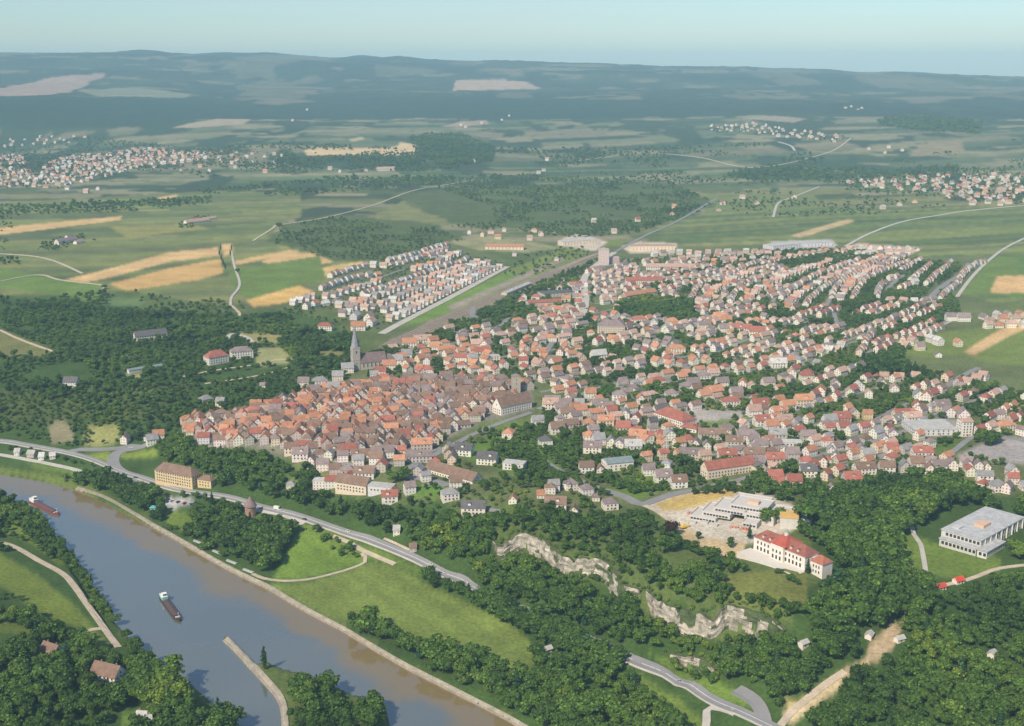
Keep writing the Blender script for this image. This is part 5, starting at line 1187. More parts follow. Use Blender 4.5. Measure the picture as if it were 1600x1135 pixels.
def barge(px0, py0, px1, py1, label, hullc, holdc, cabc):
    x0_, y0_ = at_z(px0, py0, WATER); x1_, y1_ = at_z(px1, py1, WATER)
    L = float(math.hypot(x1_ - x0_, y1_ - y0_)); yw = math.atan2(y1_ - y0_, x1_ - x0_); B = L * .12
    e = empty('barge', float(x0_ + x1_) / 2, float(y0_ + y1_) / 2, WATER, yw, label, 'barge', 'barges on the river')
    hullgeo(L, B, 1.3, hullc).obj('hull', WALLM, e)
    g = Geo(); x_a, x_b = -L * .26, L * .36; b = B * .40
    g.box(x_a, x_b, -b, b, 1.2, 2.2, tuple(c * 1.1 for c in holdc), top=False)
    h = g.obj('hold', WALLM, e); n_ = 8
    for k in range(n_):
        xa = x_a + (x_b - x_a) * k / n_; xb = x_a + (x_b - x_a) * (k + 1) / n_ - .4
        g = Geo(); zt = 2.3; g.quad([(xa, -b, zt), (xb, -b, zt), (xb, 0, zt + .7), (xa, 0, zt + .7)], holdc); g.quad([(xa, 0, zt + .7), (xb, 0, zt + .7), (xb, b, zt), (xa, b, zt)], holdc)
        g.quad([(xa, -b, zt), (xa, 0, zt + .7), (xa, b, zt)], holdc); g.quad([(xb, b, zt), (xb, 0, zt + .7), (xb, -b, zt)], holdc); g.obj('hatch_cover', WALLM, h)
    g = Geo(); g.box(-L * .46, -L * .30, -B * .36, B * .36, 1.3, 3.9, cabc); g.box(-L * .465, -L * .295, -B * .4, B * .4, 3.9, 4.1, (.7, .7, .66), bottom=True); g.obj('deckhouse', WALLM, e)
    g = Geo(); g.box(-L * .37, -L * .31, -B * .24, B * .24, 4.1, 6.3, (.72, .71, .66)); g.box(-L * .375, -L * .305, -B * .28, B * .28, 6.3, 6.5, (.75, .75, .72), bottom=True); g.box(-L * .309, -L * .3085, -B * .2, B * .2, 5.0, 6.0, (.03, .04, .05)); g.obj('wheelhouse', WALLM, e)
    g = Geo(); g.box(L * .43, L * .435, -.1, .1, 1.8, 6.5, (.6, .6, .6)); g.box(L * .41, L * .455, -.06, .06, 5.6, 5.75, (.6, .6, .6), bottom=True); g.obj('mast', WALLM, e)
    g = Geo(); g.box(L * .38, L * .41, -B * .3, B * .3, 1.5, 2.3, (.55, .5, .45)); g.obj('windlass', WALLM, e)
    LM.append(('barge with ' + label.split(' with ')[-1], float(x0_ + x1_) / 2, float(y0_ + y1_) / 2))
barge(253, 933, 281, 972, 'dark barge in mid-river with turquoise deckhouse', (.07, .045, .045), (.11, .075, .075), (.25, .55, .50))
barge(48, 783, 92, 806, 'reddish barge near the wooded bank with white deckhouse', (.20, .07, .06), (.16, .08, .09), (.72, .70, .64))
def car(px, py, yaw, label, col, van=False):
    x, y, z = at(px, py); z += .5
    e = empty('van' if van else 'car', x, y, z, R(yaw), label, 'van' if van else 'car', 'vehicles on the roads')
    L, B = (7.5, 2.4) if van else (4.4, 1.8)
    g = Geo(); g.box(-L / 2, L / 2, -B / 2, B / 2, .35, 1.0 if not van else 1.1, col, bottom=True)
    if van: g.box(-L / 2, L * .22, -B / 2, B / 2, 1.1, 3.0, col)
    else:
        a0, a1, b0, b1 = -L * .36, L * .2, -L * .26, L * .08; s = B / 2
        g.quad([(b0, -s * .8, 1.5), (b1, -s * .8, 1.5), (b1, s * .8, 1.5), (b0, s * .8, 1.5)], col)
    g.obj('body', WALLM, e)
    g = Geo(); s = B / 2
    if van: g.box(L * .22 + .003, L * .42, -s * .95, s * .95, 1.1, 2.3, (.05, .06, .08))
    else:
        for q in ([(a0, -s, 1.0), (a1, -s, 1.0), (b1, -s * .8, 1.49), (b0, -s * .8, 1.49)], [(a1, s, 1.0), (a0, s, 1.0), (b0, s * .8, 1.49), (b1, s * .8, 1.49)], [(a1, -s, 1.0), (a1, s, 1.0), (b1, s * .8, 1.49), (b1, -s * .8, 1.49)], [(a0, s, 1.0), (a0, -s, 1.0), (b0, -s * .8, 1.49), (b0, s * .8, 1.49)]): g.quad(q, (.05, .06, .08))
    g.obj('windows', WALLM, e).name = 'windscreen'
    for sx_ in (-1, 1):
        for sy in (-1, 1):
            g = Geo(); n_ = 10; r_ = .34; yy = sy * s
            for k in range(n_):
                a0_, a1_ = 2 * math.pi * k / n_, 2 * math.pi * (k + 1) / n_
                g.quad([(r_ * math.cos(a0_), -.1, r_ * math.sin(a0_)), (r_ * math.cos(a1_), -.1, r_ * math.sin(a1_)), (r_ * math.cos(a1_), .1, r_ * math.sin(a1_)), (r_ * math.cos(a0_), .1, r_ * math.sin(a0_))], (.03, .03, .03))
            g.quad([(r_ * math.cos(2 * math.pi * k / n_), -.1, r_ * math.sin(2 * math.pi * k / n_)) for k in range(n_)], (.08, .08, .08)); g.quad([(r_ * math.cos(2 * math.pi * k / n_), .1, r_ * math.sin(2 * math.pi * k / n_)) for k in range(n_)][::-1], (.08, .08, .08))
            o = g.obj('wheel', WALLM, e); o.location = (sx_ * L * .31, yy, .34)
car(434, 797, -22, 'white van on the highway just past the old reddish tower', (.75, .75, .72), True)
car(544, 832, -28, 'pale car on the highway above the curved meadow path', (.7, .68, .62))
car(476, 813, 152, 'dark car on the highway beside the meadow hedge', (.06, .06, .08))
car(673, 884, -34, 'white car on the highway where it nears the rock face', (.72, .72, .7))
car(1062, 1067, -33, 'grey car on the lower stretch of highway', (.4, .4, .42))
car(205, 701, 10, 'pale car in the bend of the loop road', (.65, .62, .58)); car(212, 748, -20, 'dark blue car at the lower end of the loop road', (.05, .07, .15))
for i, (px, py) in enumerate([(268, 784), (278, 786), (288, 788), (298, 789)]): car(px, py, 60, ['white', 'dark grey', 'red', 'light blue'][i] + ' parked car on the small riverside car park', [(.7, .7, .7), (.1, .1, .11), (.45, .05, .04), (.3, .42, .5)][i])
#@@TREES
# ------------------------------------------------------------------ trees
LEAF, nt_, b_ = mat('foliage', .75, .15)
at_ = nt_.nodes.new('ShaderNodeAttribute'); at_.attribute_name = 'col'
oi = nt_.nodes.new('ShaderNodeAttribute'); oi.attribute_type = 'INSTANCER'; oi.attribute_name = 'tint'
rmp = nt_.nodes.new('ShaderNodeValToRGB'); nt_.links.new(oi.outputs['Fac'], rmp.inputs['Fac'])
els = rmp.color_ramp.elements; els[0].position = 0; els[0].color = (.36, .44, .42, 1); els[1].position = 1; els[1].color = (2.3, 1.75, 1.05, 1)
e1 = els.new(.45); e1.color = (.80, .90, .80, 1); e1 = els.new(.8); e1.color = (1.25, 1.25, 1.0, 1)
mx = nt_.nodes.new('ShaderNodeMix'); mx.data_type = 'RGBA'; mx.blend_type = 'MULTIPLY'; mx.inputs['Factor'].default_value = 1
nt_.links.new(at_.outputs['Color'], mx.inputs['A']); nt_.links.new(rmp.outputs['Color'], mx.inputs['B']); nt_.links.new(mx.outputs['Result'], b_.inputs['Base Color'])
BARK = flat_mat('bark', (.10, .075, .05), .95, .1)
def crown_geo(kind, seed, nl=230):
    r = random.Random(seed); g = Geo()
    lobes = []
    if kind == 'broad':
        form = seed // 100 % 3          # round, spreading and flat-topped, tall and narrow
        lobes = [(0, 0, (6.2, 5.4, 6.3)[form], (3.0, 3.2, 2.3)[form], (2.9, 2.0, 3.5)[form])]
        for k in range(10):
            a = r.uniform(0, 6.28); d = r.uniform(1.2, (2.9, 3.9, 1.9)[form]); lobes.append((d * math.cos(a), d * math.sin(a), r.uniform(*((3.8, 7.8), (3.6, 6.6), (3.2, 8.8))[form]), r.uniform(1.1, 2.2), r.uniform(1.0, 1.9)))
        base = (.062, .108, .019)
    elif kind == 'conifer':
        for k in range(7): lobes.append((0, 0, 1.8 + k * 1.35, 2.6 - k * .36, .95))
        base = (.026, .062, .028)
    elif kind == 'poplar':
        for k in range(7): lobes.append((r.uniform(-.2, .2), r.uniform(-.2, .2), 1.5 + k * 1.25, [1.0, 1.25, 1.35, 1.3, 1.15, .9, .55][k], 1.0))
        base = (.040, .085, .024)
    elif kind == 'copper':
        lobes = [(0, 0, 5.4, 3.7, 3.3)] + [(2.2 * math.cos(a), 2.2 * math.sin(a), 4.5 + (k % 3) * 1.2, 1.9, 1.7) for k, a in enumerate((0.3, 1.4, 2.5, 3.6, 4.7, 5.6))]
        base = (.045, .016, .014)
    else:
        for k in range(4): a = r.uniform(0, 6.28); lobes.append((1.4 * math.cos(a), 1.4 * math.sin(a), r.uniform(1.6, 3.0), 2.0, 1.9))
        lobes.append((0, 0, 2.4, 2.2, 2.2)); base = (.078, .122, .026)
    # dense inside of the crown
    for (cx, cy, cz, rx, rz) in lobes:
        n1, n2 = 7, 4; ring = []
        for i in range(n2 + 1):
            th = math.pi * i / n2; ring.append([(cx + rx * .80 * math.sin(th) * math.cos(2 * math.pi * j / n1) * r.uniform(.88, 1.12), cy + rx * .80 * math.sin(th) * math.sin(2 * math.pi * j / n1) * r.uniform(.88, 1.12), cz + rz * .80 * math.cos(th)) for j in range(n1)])
        for i in range(n2):
            for j in range(n1):
                k = r.uniform(.8, 1.15); g.quad([ring[i][j], ring[i + 1][j], ring[i + 1][(j + 1) % n1], ring[i][(j + 1) % n1]], tuple(c * k for c in base))
    tot = sum(l[3] ** 2 for l in lobes)
    for (cx, cy, cz, rx, rz) in lobes:
        for _ in range(int(nl * rx * rx / tot)):
            u = r.uniform(-1, 1) ; ph = r.uniform(0, 6.28); s = math.sqrt(1 - u * u)
            if u < -.5: continue
            nx, ny, nz = s * math.cos(ph), s * math.sin(ph), u; q = r.uniform(.86, 1.14)
            c = Vector((cx + rx * nx * q, cy + rx * ny * q, cz + rz * nz * q)); nrm = Vector((nx + r.uniform(-.9, .9), ny + r.uniform(-.9, .9), nz + r.uniform(-.5, .9))).normalized()
            t = nrm.orthogonal().normalized(); b = nrm.cross(t); sz = r.uniform(.30, .66) * (1 if kind != 'poplar' else .7)
            a0 = r.uniform(0, 6.28); k = r.choice((.55, .8, 1.0, 1.3, 1.9))
            pts = [tuple(c + (t * math.cos(a0 + w_ * 1.57) + b * math.sin(a0 + w_ * 1.57)) * sz * r.uniform(.7, 1.25)) for w_ in range(4)]
            g.quad(pts, tuple(v * k for v in base))
    return g
def tint_of(x, y): return float(np.clip(.62 * (fbm(x / 55, y / 55, 501, 3) * 1.7 - .35) + .38 * float(hash01(int(x * 7), int(y * 7), 9)), 0, 1))
def trunk_geo(kind):
    g = Geo(); c = (1, 1, 1)
    segs = [(0, .32), (2.5, .24), (5.5, .14)] if kind in ('broad', 'copper') else [(0, .22), (3, .17), (8, .06)] if kind != 'shrub' else [(0, .12), (1.5, .07), (2.6, .04)]
    def tube(p0, p1, r0, r1):
        n = 6; d = (Vector(p1) - Vector(p0)).normalized(); t = d.orthogonal().normalized(); b = d.cross(t)
        for k in range(n):
            a0, a1 = 2 * math.pi * k / n, 2 * math.pi * (k + 1) / n
            f = lambda p, r, a: tuple(Vector(p) + (t * math.cos(a) + b * math.sin(a)) * r)
            g.quad([f(p0, r0, a0), f(p0, r0, a1), f(p1, r1, a1), f(p1, r1, a0)], c)
    for (z0_, r0), (z1_, r1) in zip(segs, segs[1:]): tube((0, 0, z0_ - (1.5 if z0_ == 0 else 0)), (0, 0, z1_), r0, r1)
    if kind in ('broad', 'copper'):
        for a in (.4, 1.9, 3.1, 4.4, 5.5): tube((0, 0, 2.4 + a * .2), (2.0 * math.cos(a), 2.0 * math.sin(a), 5 + a * .2), .14, .05)
    return g
PROTO = {}; hidden = bpy.data.collections.new('tree_kinds')
for kind, cnt in (('broad', 9), ('conifer', 2), ('poplar', 2), ('shrub', 3), ('copper', 1)):
    tg = trunk_geo(kind); tme = bpy.data.meshes.new('trunk'); tme.from_pydata(tg.V, [], tg.F); tme.materials.append(BARK)
    for s in range(cnt):
        cg = crown_geo(kind, 100 * s + len(kind), {'broad': 420, 'conifer': 240, 'poplar': 230, 'shrub': 220, 'copper': 420}[kind])
        tmp = cg.obj('crown', LEAF); cme = tmp.data; C.objects.unlink(tmp); bpy.data.objects.remove(tmp)
        PROTO.setdefault(kind, []).append((cme, tme))
PIDX = {}
k = 0
for kind in ('broad', 'conifer', 'poplar', 'shrub'):
    for cme, tme in PROTO[kind]:
        o = bpy.data.objects.new('kind_%02d' % k, cme); hidden.objects.link(o); PIDX.setdefault(kind, []).append(k); k += 1
T = []   # x, y, z, height, width factor, kind
TREEB = np.zeros_like(OCC)
tr = np.random.default_rng(5)
def scatter(pp, sp, hr=(8, 13), kinds=(('broad', 1.0),), gap=0.0, seed=0, up=6, patch=60, wf=(.85, 1.25), far=False, excl=()):
    poly = gpoly(pp, up); xs = [p[0] for p in poly]; ys = [p[1] for p in poly]
    gx, gy = np.meshgrid(np.arange(min(xs), max(xs), sp), np.arange(min(ys), max(ys), sp))
    X = (gx + tr.uniform(-.48, .48, gx.shape) * sp).ravel(); Y = (gy + tr.uniform(-.48, .48, gx.shape) * sp).ravel()
    ok = inside(X, Y, poly)
    for q in excl: ok &= ~inside(X, Y, q)
    X = X[ok]; Y = Y[ok]
    if gap > 0:
        nz = fbm(X / patch, Y / patch, 200 + seed, 3); thr = np.quantile(nz, gap) if len(nz) else 0; ok = nz > thr; X = X[ok]; Y = Y[ok]
    i = ((Y - OCC_Y0) / OCC_S).astype(int); j = ((X - OCC_X0) / OCC_S).astype(int)
    inb = (i >= 0) & (i < OCC.shape[0]) & (j >= 0) & (j < OCC.shape[1])
    blocked = np.zeros(len(X), bool); blocked[inb] = OCC[i[inb], j[inb]]
    ok = ~blocked & (np.abs(np.arctan2(X, Y)) < .6); X = X[ok]; Y = Y[ok]
    if not len(X): return
    Zz = zat(X, Y); k = Zz > WATER + .6; X = X[k]; Y = Y[k]; Zz = Zz[k]
    hn_ = hr[0] + (hr[1] - hr[0]) * np.clip(fbm(X / 45, Y / 45, 300 + seed, 3) * 1.3 - .15 + tr.uniform(-.3, .3, len(X)), 0, 1)
    names = [a for a, _ in kinds]; pr = np.array([b for _, b in kinds]); ks = tr.choice(len(names), len(X), p=pr / pr.sum())
    ww = tr.uniform(*wf, len(X)) * np.where(tr.uniform(0, 1, len(X)) > .85, 1.25, 1); hn_ = hn_ * np.where(tr.uniform(0, 1, len(X)) > .9, 1.3, 1)
    for x, y, z, h, w_, kk in zip(X, Y, Zz, hn_, ww, ks): T.append((float(x), float(y), float(z), float(h), float(w_), names[kk]))
CLEAR = [gpoly(p) for p in [
    [(418,915),(440,912),(500,905),(560,884),(600,878),(640,898),(700,930),(790,970),(825,1000),(845,1050),(790,1040),(700,1010),(600,975),(520,960),(460,930)],
    [(430,902),(440,880),(465,835),(480,835),(520,852),(560,870),(570,880),(540,888),(480,900),(440,905)],
    [(400,800),(520,828),(600,862),(680,900),(740,922),(640,888),(560,868),(480,826)],
    [(980,1045),(1050,1085),(1100,1120),(1110,1160),(1080,1160),(1030,1090)], [(1020,1028),(1080,1050),(1150,1085),(1180,1105),(1110,1085),(1060,1058)],
    [(1130,902),(1180,892),(1258,895),(1255,940),(1225,948),(1150,936)], [(1392,838),(1425,835),(1462,855),(1520,868),(1565,875),(1562,892),(1500,905),(1440,900),(1405,880)],
    [(1342,1056),(1352,1005),(1372,992),(1395,970),(1415,985),(1402,1030),(1372,1056)], [(1215,1130),(1222,1100),(1250,1088),(1285,1066),(1320,1042),(1332,1062),(1308,1100),(1270,1130),(1240,1160)],
    [(1010,788),(1040,775),(1100,764),(1160,755),(1190,768),(1240,790),(1250,815),(1236,832),(1170,850),(1120,845),(1075,830),(1050,815)],
    [(-200,868),(0,872),(60,905),(120,950),(150,985),(100,975),(60,955),(0,915)], [(25,808),(55,815),(105,880),(90,880),(50,850)], [(115,985),(150,985),(172,1008),(160,1015),(130,1000)], [(28,998),(52,996),(48,1010),(30,1010)],
    [(170,708),(240,700),(250,712),(190,716),(175,722),(150,722),(130,712)], [(75,665),(100,655),(112,670),(118,690),(80,692)], [(135,668),(180,665),(185,688),(150,695)],
    [(-300,518),(0,515),(40,530),(85,548),(60,560),(0,556),(-300,570)], [(380,524),(440,524),(440,536),(380,533)], [(400,545),(440,543),(455,560),(445,568),(400,572)], [(255,795),(288,802),(320,838),(290,835),(262,820)], [(255,775),(300,777),(308,787),(270,796)],
    [(500,550),(535,550),(540,560),(490,572)], [(195,585),(225,583),(222,592),(200,592)], [(300,592),(440,572),(500,564),(440,580),(330,602)]]]
BR = (('broad', .86), ('shrub', .10), ('conifer', .04))
MX = (('broad', .55), ('shrub', .45))
E_ = CLEAR
# left wood
scatter([(-300,474),(100,468),(180,482),(380,492),(440,485),(540,520),(555,560),(535,590),(480,604),(430,626),(350,640),(300,648),(285,660),(240,672),(180,660),(60,610),(-300,600)], 8.2, (5, 11), MX, .12, 1, excl=E_)
scatter([(-300,600),(60,610),(180,655),(240,668),(300,640),(300,660),(268,690),(240,694),(190,690),(60,700),(-300,690)], 6.8, (4, 8), (('shrub', .6), ('broad', .4)), .08, 2, excl=E_)
scatter([(-300,455),(0,458),(200,452),(380,470),(380,500),(100,480),(-300,478)], 13, (5, 9), MX, .35, 3, excl=E_)
scatter([(440,540),(545,520),(560,560),(540,575),(470,570)], 9, (9, 14), BR, 0, 4, excl=E_)
scatter([(205,752),(245,762),(330,782),(335,790),(250,775),(210,765)], 8, (6, 10), BR, .25, 70, up=0); scatter([(300,770),(385,790),(390,800),(310,785)], 7, (6, 10), BR, .1, 71, up=0)
scatter([(-60,695),(0,700),(120,714),(150,732),(60,722),(0,712),(-60,708)], 9, (4, 8), MX, .35, 74, up=0)
# bank and slope below the old town
scatter([(118,742),(175,732),(235,758),(250,775),(255,805),(232,812),(180,790),(125,762)], 7.5, (9, 15), BR, .05, 5, excl=E_)
scatter([(140,768),(250,805),(300,850),(400,905),(395,898),(300,845),(240,806),(160,768)], 9, (6, 10), MX, .2, 6, excl=E_)
scatter([(60,725),(140,738),(160,750),(100,745)], 12, (5, 8), MX, .2, 6, excl=E_)
scatter([(238,696),(290,688),(360,702),(440,720),(505,732),(512,775),(600,790),(700,800),(780,808),(790,840),(760,905),(700,885),(640,855),(560,828),(480,804),(400,782),(338,768),(332,735),(300,722),(262,718)], 7.2, (8, 14), BR, .03, 7, excl=E_)
scatter([(290,792),(380,788),(430,812),(468,838),(440,876),(405,890),(335,862),(292,830),(282,805)], 8.0, (10, 17), BR, .03, 8, excl=E_)
scatter([(480,818),(520,830),(562,852),(568,866),(540,862),(494,834)], 7, (5, 9), MX, 0, 9)
scatter([(600,872),(700,902),(800,955),(900,1005),(980,1045),(1030,1090),(1080,1135),(1120,1200),(840,1200),(850,1060),(825,1000),(780,965),(700,925),(640,898)], 7.6, (9, 15), BR, .04, 10, excl=E_)
scatter([(545,968),(600,972),(640,990),(720,1018),(845,1055),(900,1080),(960,1200),(830,1200),(760,1098),(640,1036),(590,1005)], 8.0, (10, 17), BR, .05, 11, excl=E_)
scatter([(430,918),(520,965),(560,985),(590,1003),(540,970),(460,928)], 8, (4, 8), MX, .3, 12)
scatter([(560,838),(700,812),(790,842),(850,885),(920,925),(1010,945),(1100,1005),(1220,990),(1300,985),(1380,1000),(1350,1135),(1220,1110),(1150,1080),(1000,1028),(950,1005),(860,968),(760,918),(640,860)], 7.4, (8, 14), BR, .05, 13, excl=E_)
scatter([(700,798),(800,793),(940,800),(1000,795),(1060,835),(1160,872),(1175,892),(1255,945),(1240,972),(1120,940),(1000,905),(945,868),(880,848),(800,822)], 7.8, (6, 11), BR, .10, 14, excl=E_)
for c_ in cl_world:
    for x, y in resample(c_, 3.0):
        n_ = vnoise(x / 14, y / 14, 401)
        if n_ > .52: T.append((x + tr.uniform(-2, 2), y - tr.uniform(3, 9), float(zat(x, y - 7)) - .5, float(tr.uniform(5, 11)), 1.0, 'shrub'))
        if n_ < .5: T.append((x + tr.uniform(-2, 2), y - tr.uniform(12, 20), float(zat(x, y - 16)), float(tr.uniform(5, 9)), 1.1, 'broad'))
        T.append((x + tr.uniform(-3, 3), y + tr.uniform(3, 8), float(zat(x, y + 5)), float(tr.uniform(3, 7)), 1.1, 'shrub'))
scatter([(1060,1005),(1115,1030),(1230,985),(1330,985),(1352,1012),(1340,1050),(1290,1062),(1215,1092),(1160,1075),(1120,1055)], 6.8, (8, 13), BR, .02, 63, excl=E_)
scatter([(1000,885),(1060,900),(1130,922),(1240,948),(1250,975),(1120,942),(1020,912)], 7, (6, 10), BR, .05, 64, up=0)
# right-hand woods
scatter([(1245,800),(1262,782),(1330,768),(1400,748),(1480,744),(1540,772),(1570,796),(1460,826),(1420,838),(1395,850),(1410,890),(1450,915),(1470,940),(1400,985),(1300,1000),(1250,960),(1290,930),(1292,880),(1285,840),(1242,826)], 8.6, (12, 19), (('broad', .93), ('conifer', .07)), .02, 15, excl=E_)
scatter([(1575,790),(1700,770),(1700,820),(1590,805)], 9, (10, 16), BR, 0, 15)
scatter([(1430,930),(1470,925),(1600,895),(1750,880),(1800,1300),(1210,1300),(1240,1125),(1300,1085),(1330,1045),(1400,985)], 7.6, (7, 13), BR, .06, 16, excl=E_)
scatter([(1572,812),(1640,800),(1640,880),(1570,880)], 9, (8, 12), BR, 0, 17, excl=E_)
scatter([(1180,885),(1290,890),(1290,900),(1250,905)], 9, (4, 7), MX, 0, 17)
scatter([(755,915),(800,945),(860,972),(920,1000),(985,1030),(972,1050),(890,1020),(795,978),(745,940)], 5.0, (12, 16), BR, 0, 60, up=0, wf=(1.1, 1.45))
scatter([(70,372),(140,366),(150,380),(90,392),(60,390)], 9, (4, 7), MX, .45, 72, up=0); scatter([(275,340),(345,338),(350,352),(280,358)], 9, (4, 7), MX, .6, 73, up=0)
scatter([(1800,800),(2250,740),(2500,1000),(2500,1400),(1800,1400)], 10, (7, 13), BR, .15, 80)
scatter([(1640,760),(2250,700),(2250,745),(1640,800)], 12, (6, 11), MX, .3, 81)
# the near left bank
scatter([(-300,770),(0,777),(28,788),(56,804),(78,830),(110,868),(133,904),(158,944),(198,996),(240,1034),(235,1052),(188,1010),(168,980),(143,938),(118,900),(100,886),(62,866),(40,832),(0,812),(-300,812)], 5.4, (6, 10), BR, 0, 18, up=0)
scatter([(123,757),(172,742),(240,772),(258,800),(246,822),(205,800),(165,780),(130,768)], 7, (9, 14), BR, .05, 61, up=0); scatter([(255,830),(400,908),(396,896),(330,858),(262,820)], 7, (5, 9), MX, .25, 62, up=0)
scatter([(-300,795),(0,795),(40,840),(60,860),(20,855),(-300,850)], 8.2, (7, 12), BR, .1, 19, excl=E_)
scatter([(-300,900),(0,910),(90,925),(60,945),(0,930),(-300,920)], 9, (3, 6), MX, .2, 20, excl=E_)
scatter([(-300,940),(40,950),(110,985),(170,1020),(235,1040),(285,1085),(330,1120),(372,1140),(380,1300),(-300,1300)], 7.5, (8, 15), BR, .10, 21, excl=E_)
scatter([(245,1062),(285,1052),(292,1090),(270,1110),(250,1095)], 8, (14, 19), BR, 0, 22); scatter([(325,1110),(350,1092),(372,1110),(374,1150),(330,1160)], 8, (14, 19), BR, 0, 23)
# the island
scatter([(445,1062),(480,1062),(520,1075),(545,1100),(545,1200),(452,1200),(450,1105)], 7.6, (10, 15), BR, 0, 24); scatter([(562,1100),(600,1100),(605,1135),(565,1135)], 9, (13, 17), BR, 0, 25)
# trees of the gardens
scatter([(600,530),(640,510),(740,470),(820,440),(930,400),(930,500),(1060,400),(1320,385),(1500,410),(1500,480),(1400,560),(1240,560),(940,600),(790,590),(680,580),(600,585),(590,555)], 7.0, (5, 9), MX, .05, 26, patch=35)
scatter([(850,618),(930,600),(1060,560),(1400,560),(1640,620),(1640,700),(1480,738),(1300,760),(1180,765),(1000,765),(850,760),(760,700),(840,650)], 6.6, (5, 10), MX, .04, 27, patch=35, excl=[gpoly([(1500,705),(1545,688),(1640,680),(1640,730),(1500,716)]), gpoly([(1060,640),(1180,645),(1110,668)]), gpoly([(1428,655),(1510,655),(1500,685),(1430,685)])])
scatter([(690,690),(760,665),(850,660),(900,690),(960,740),(950,800),(760,806),(640,790),(620,745),(680,740)], 8.5, (5, 9), MX, .2, 28, patch=30)
scatter([(440,480),(500,450),(600,412),(700,385),(790,408),(780,420),(600,510),(545,510)], 11, (3, 6), MX, .3, 29, patch=35)
scatter([(290,660),(600,600),(820,600),(740,655),(600,715),(440,705)], 30, (4, 7), MX, .3, 30)
scatter([(962,470),(1010,462),(1080,465),(1090,492),(1010,496),(965,488)], 9, (8, 13), BR, 0, 31)
scatter([(1340,560),(1380,548),(1450,575),(1480,600),(1400,590),(1345,588)], 9, (9, 14), (('broad', .6), ('conifer', .4)), 0, 32)
scatter([(1520,660),(1550,645),(1572,665),(1560,690),(1525,690)], 9, (9, 14), BR, 0, 33); scatter([(1365,615),(1400,612),(1440,612),(1430,630),(1350,645),(1340,630)], 10, (7, 11), BR, .1, 34)
scatter([(880,668),(905,680),(912,705),(880,705)], 8, (8, 12), BR, 0, 35); scatter([(1070,575),(1090,575),(1090,592),(1070,592)], 8, (9, 13), BR, 0, 36); scatter([(948,548),(985,545),(985,562),(950,562)], 8, (8, 12), BR, 0, 37)
scatter([(600,545),(690,505),(720,495),(735,515),(650,535),(610,560)], 10, (6, 10), BR, 0, 38); scatter([(740,480),(830,472),(850,480),(790,510),(745,500)], 11, (6, 10), BR, .1, 38); scatter([(570,560),(600,545),(640,545),(610,580),(575,590)], 9, (7, 11), BR, 0, 38)
scatter([(1150,745),(1190,745),(1250,752),(1260,780),(1220,775),(1180,765)], 10, (7, 11), BR, .15, 39); scatter([(610,725),(645,718),(648,745),(615,748)], 8, (10, 14), BR, 0, 40); scatter([(1190,785),(1218,790),(1215,812),(1188,808)], 8, (9, 13), BR, 0, 41)
scatter([(-80,208),(140,212),(330,232),(440,240),(440,256),(200,268),(90,292),(-80,292)], 30, (7, 12), MX, .3, 65); scatter([(1110,195),(1320,212),(1320,222),(1110,205)], 32, (7, 12), MX, .3, 66); scatter([(1320,270),(1640,268),(1640,325),(1320,296)], 26, (7, 12), MX, .3, 67); scatter([(930,402),(1400,398),(1500,412),(1470,475),(1400,555),(1240,560),(1070,480)], 7.5, (4, 7.5), MX, .2, 68)
# orchards and woods beyond the town; the spacing widens with distance
scatter([(440,352),(520,337),(680,357),(730,368),(700,380),(600,404),(510,400),(430,378)], 12, (4.5, 8), MX, .3, 42, patch=50)
scatter([(620,275),(820,270),(1050,285),(1120,315),(1000,360),(900,368),(700,350),(770,345),(770,320),(700,298)], 14, (5, 10), MX, .32, 43, patch=70)
scatter([(800,400),(900,380),(930,392),(880,420),(800,440),(760,450)], 16, (5, 8), MX, .4, 44)
scatter([(-300,322),(0,320),(200,312),(330,305),(330,315),(200,328),(0,334),(-300,336)], 16, (7, 12), MX, .1, 45); scatter([(300,296),(560,272),(720,275),(640,290),(470,302),(330,306)], 20, (8, 13), MX, .25, 46, patch=150)
scatter([(-300,340),(30,336),(0,400),(30,408),(-300,412)], 24, (5, 8), MX, .5, 47); scatter([(-60,400),(20,400),(40,408),(-60,412)], 12, (5, 8), MX, .1, 47)
scatter([(420,262),(640,268),(720,262),(760,246),(640,238),(480,246),(440,235)], 22, (10, 15), BR, .15, 48, patch=200); scatter([(640,212),(720,208),(775,232),(770,252),(700,258),(650,240)], 24, (12, 17), BR, .02, 49)
scatter([(-300,232),(440,224),(1100,232),(1700,225),(1900,300),(1120,300),(620,262),(-300,300)], 22, (7, 12), MX, .80, 50, patch=170)
scatter([(1370,186),(1460,182),(1535,190),(1530,208),(1430,203),(1375,196)], 30, (14, 20), BR, 0, 51); scatter([(1130,272),(1180,260),(1400,262),(1500,258),(1500,270),(1330,282),(1180,284)], 26, (10, 15), BR, .1, 52)
scatter([(1100,300),(1300,296),(1480,320),(1400,330),(1240,336),(1150,332)], 22, (6, 10), MX, .5, 53, patch=120); scatter([(1000,330),(1100,318),(1090,330),(1010,355)], 14, (6, 10), MX, .2, 54)
scatter([(-300,195),(1900,190),(1900,225),(-300,228)], 32, (9, 14), BR, .78, 55, patch=250)
def single(px, py, h, wf, kind, label=None): 
    x, y, z = at(px, py); T.append((x, y, z, h, wf, kind, label))
print('TREES', len(T))
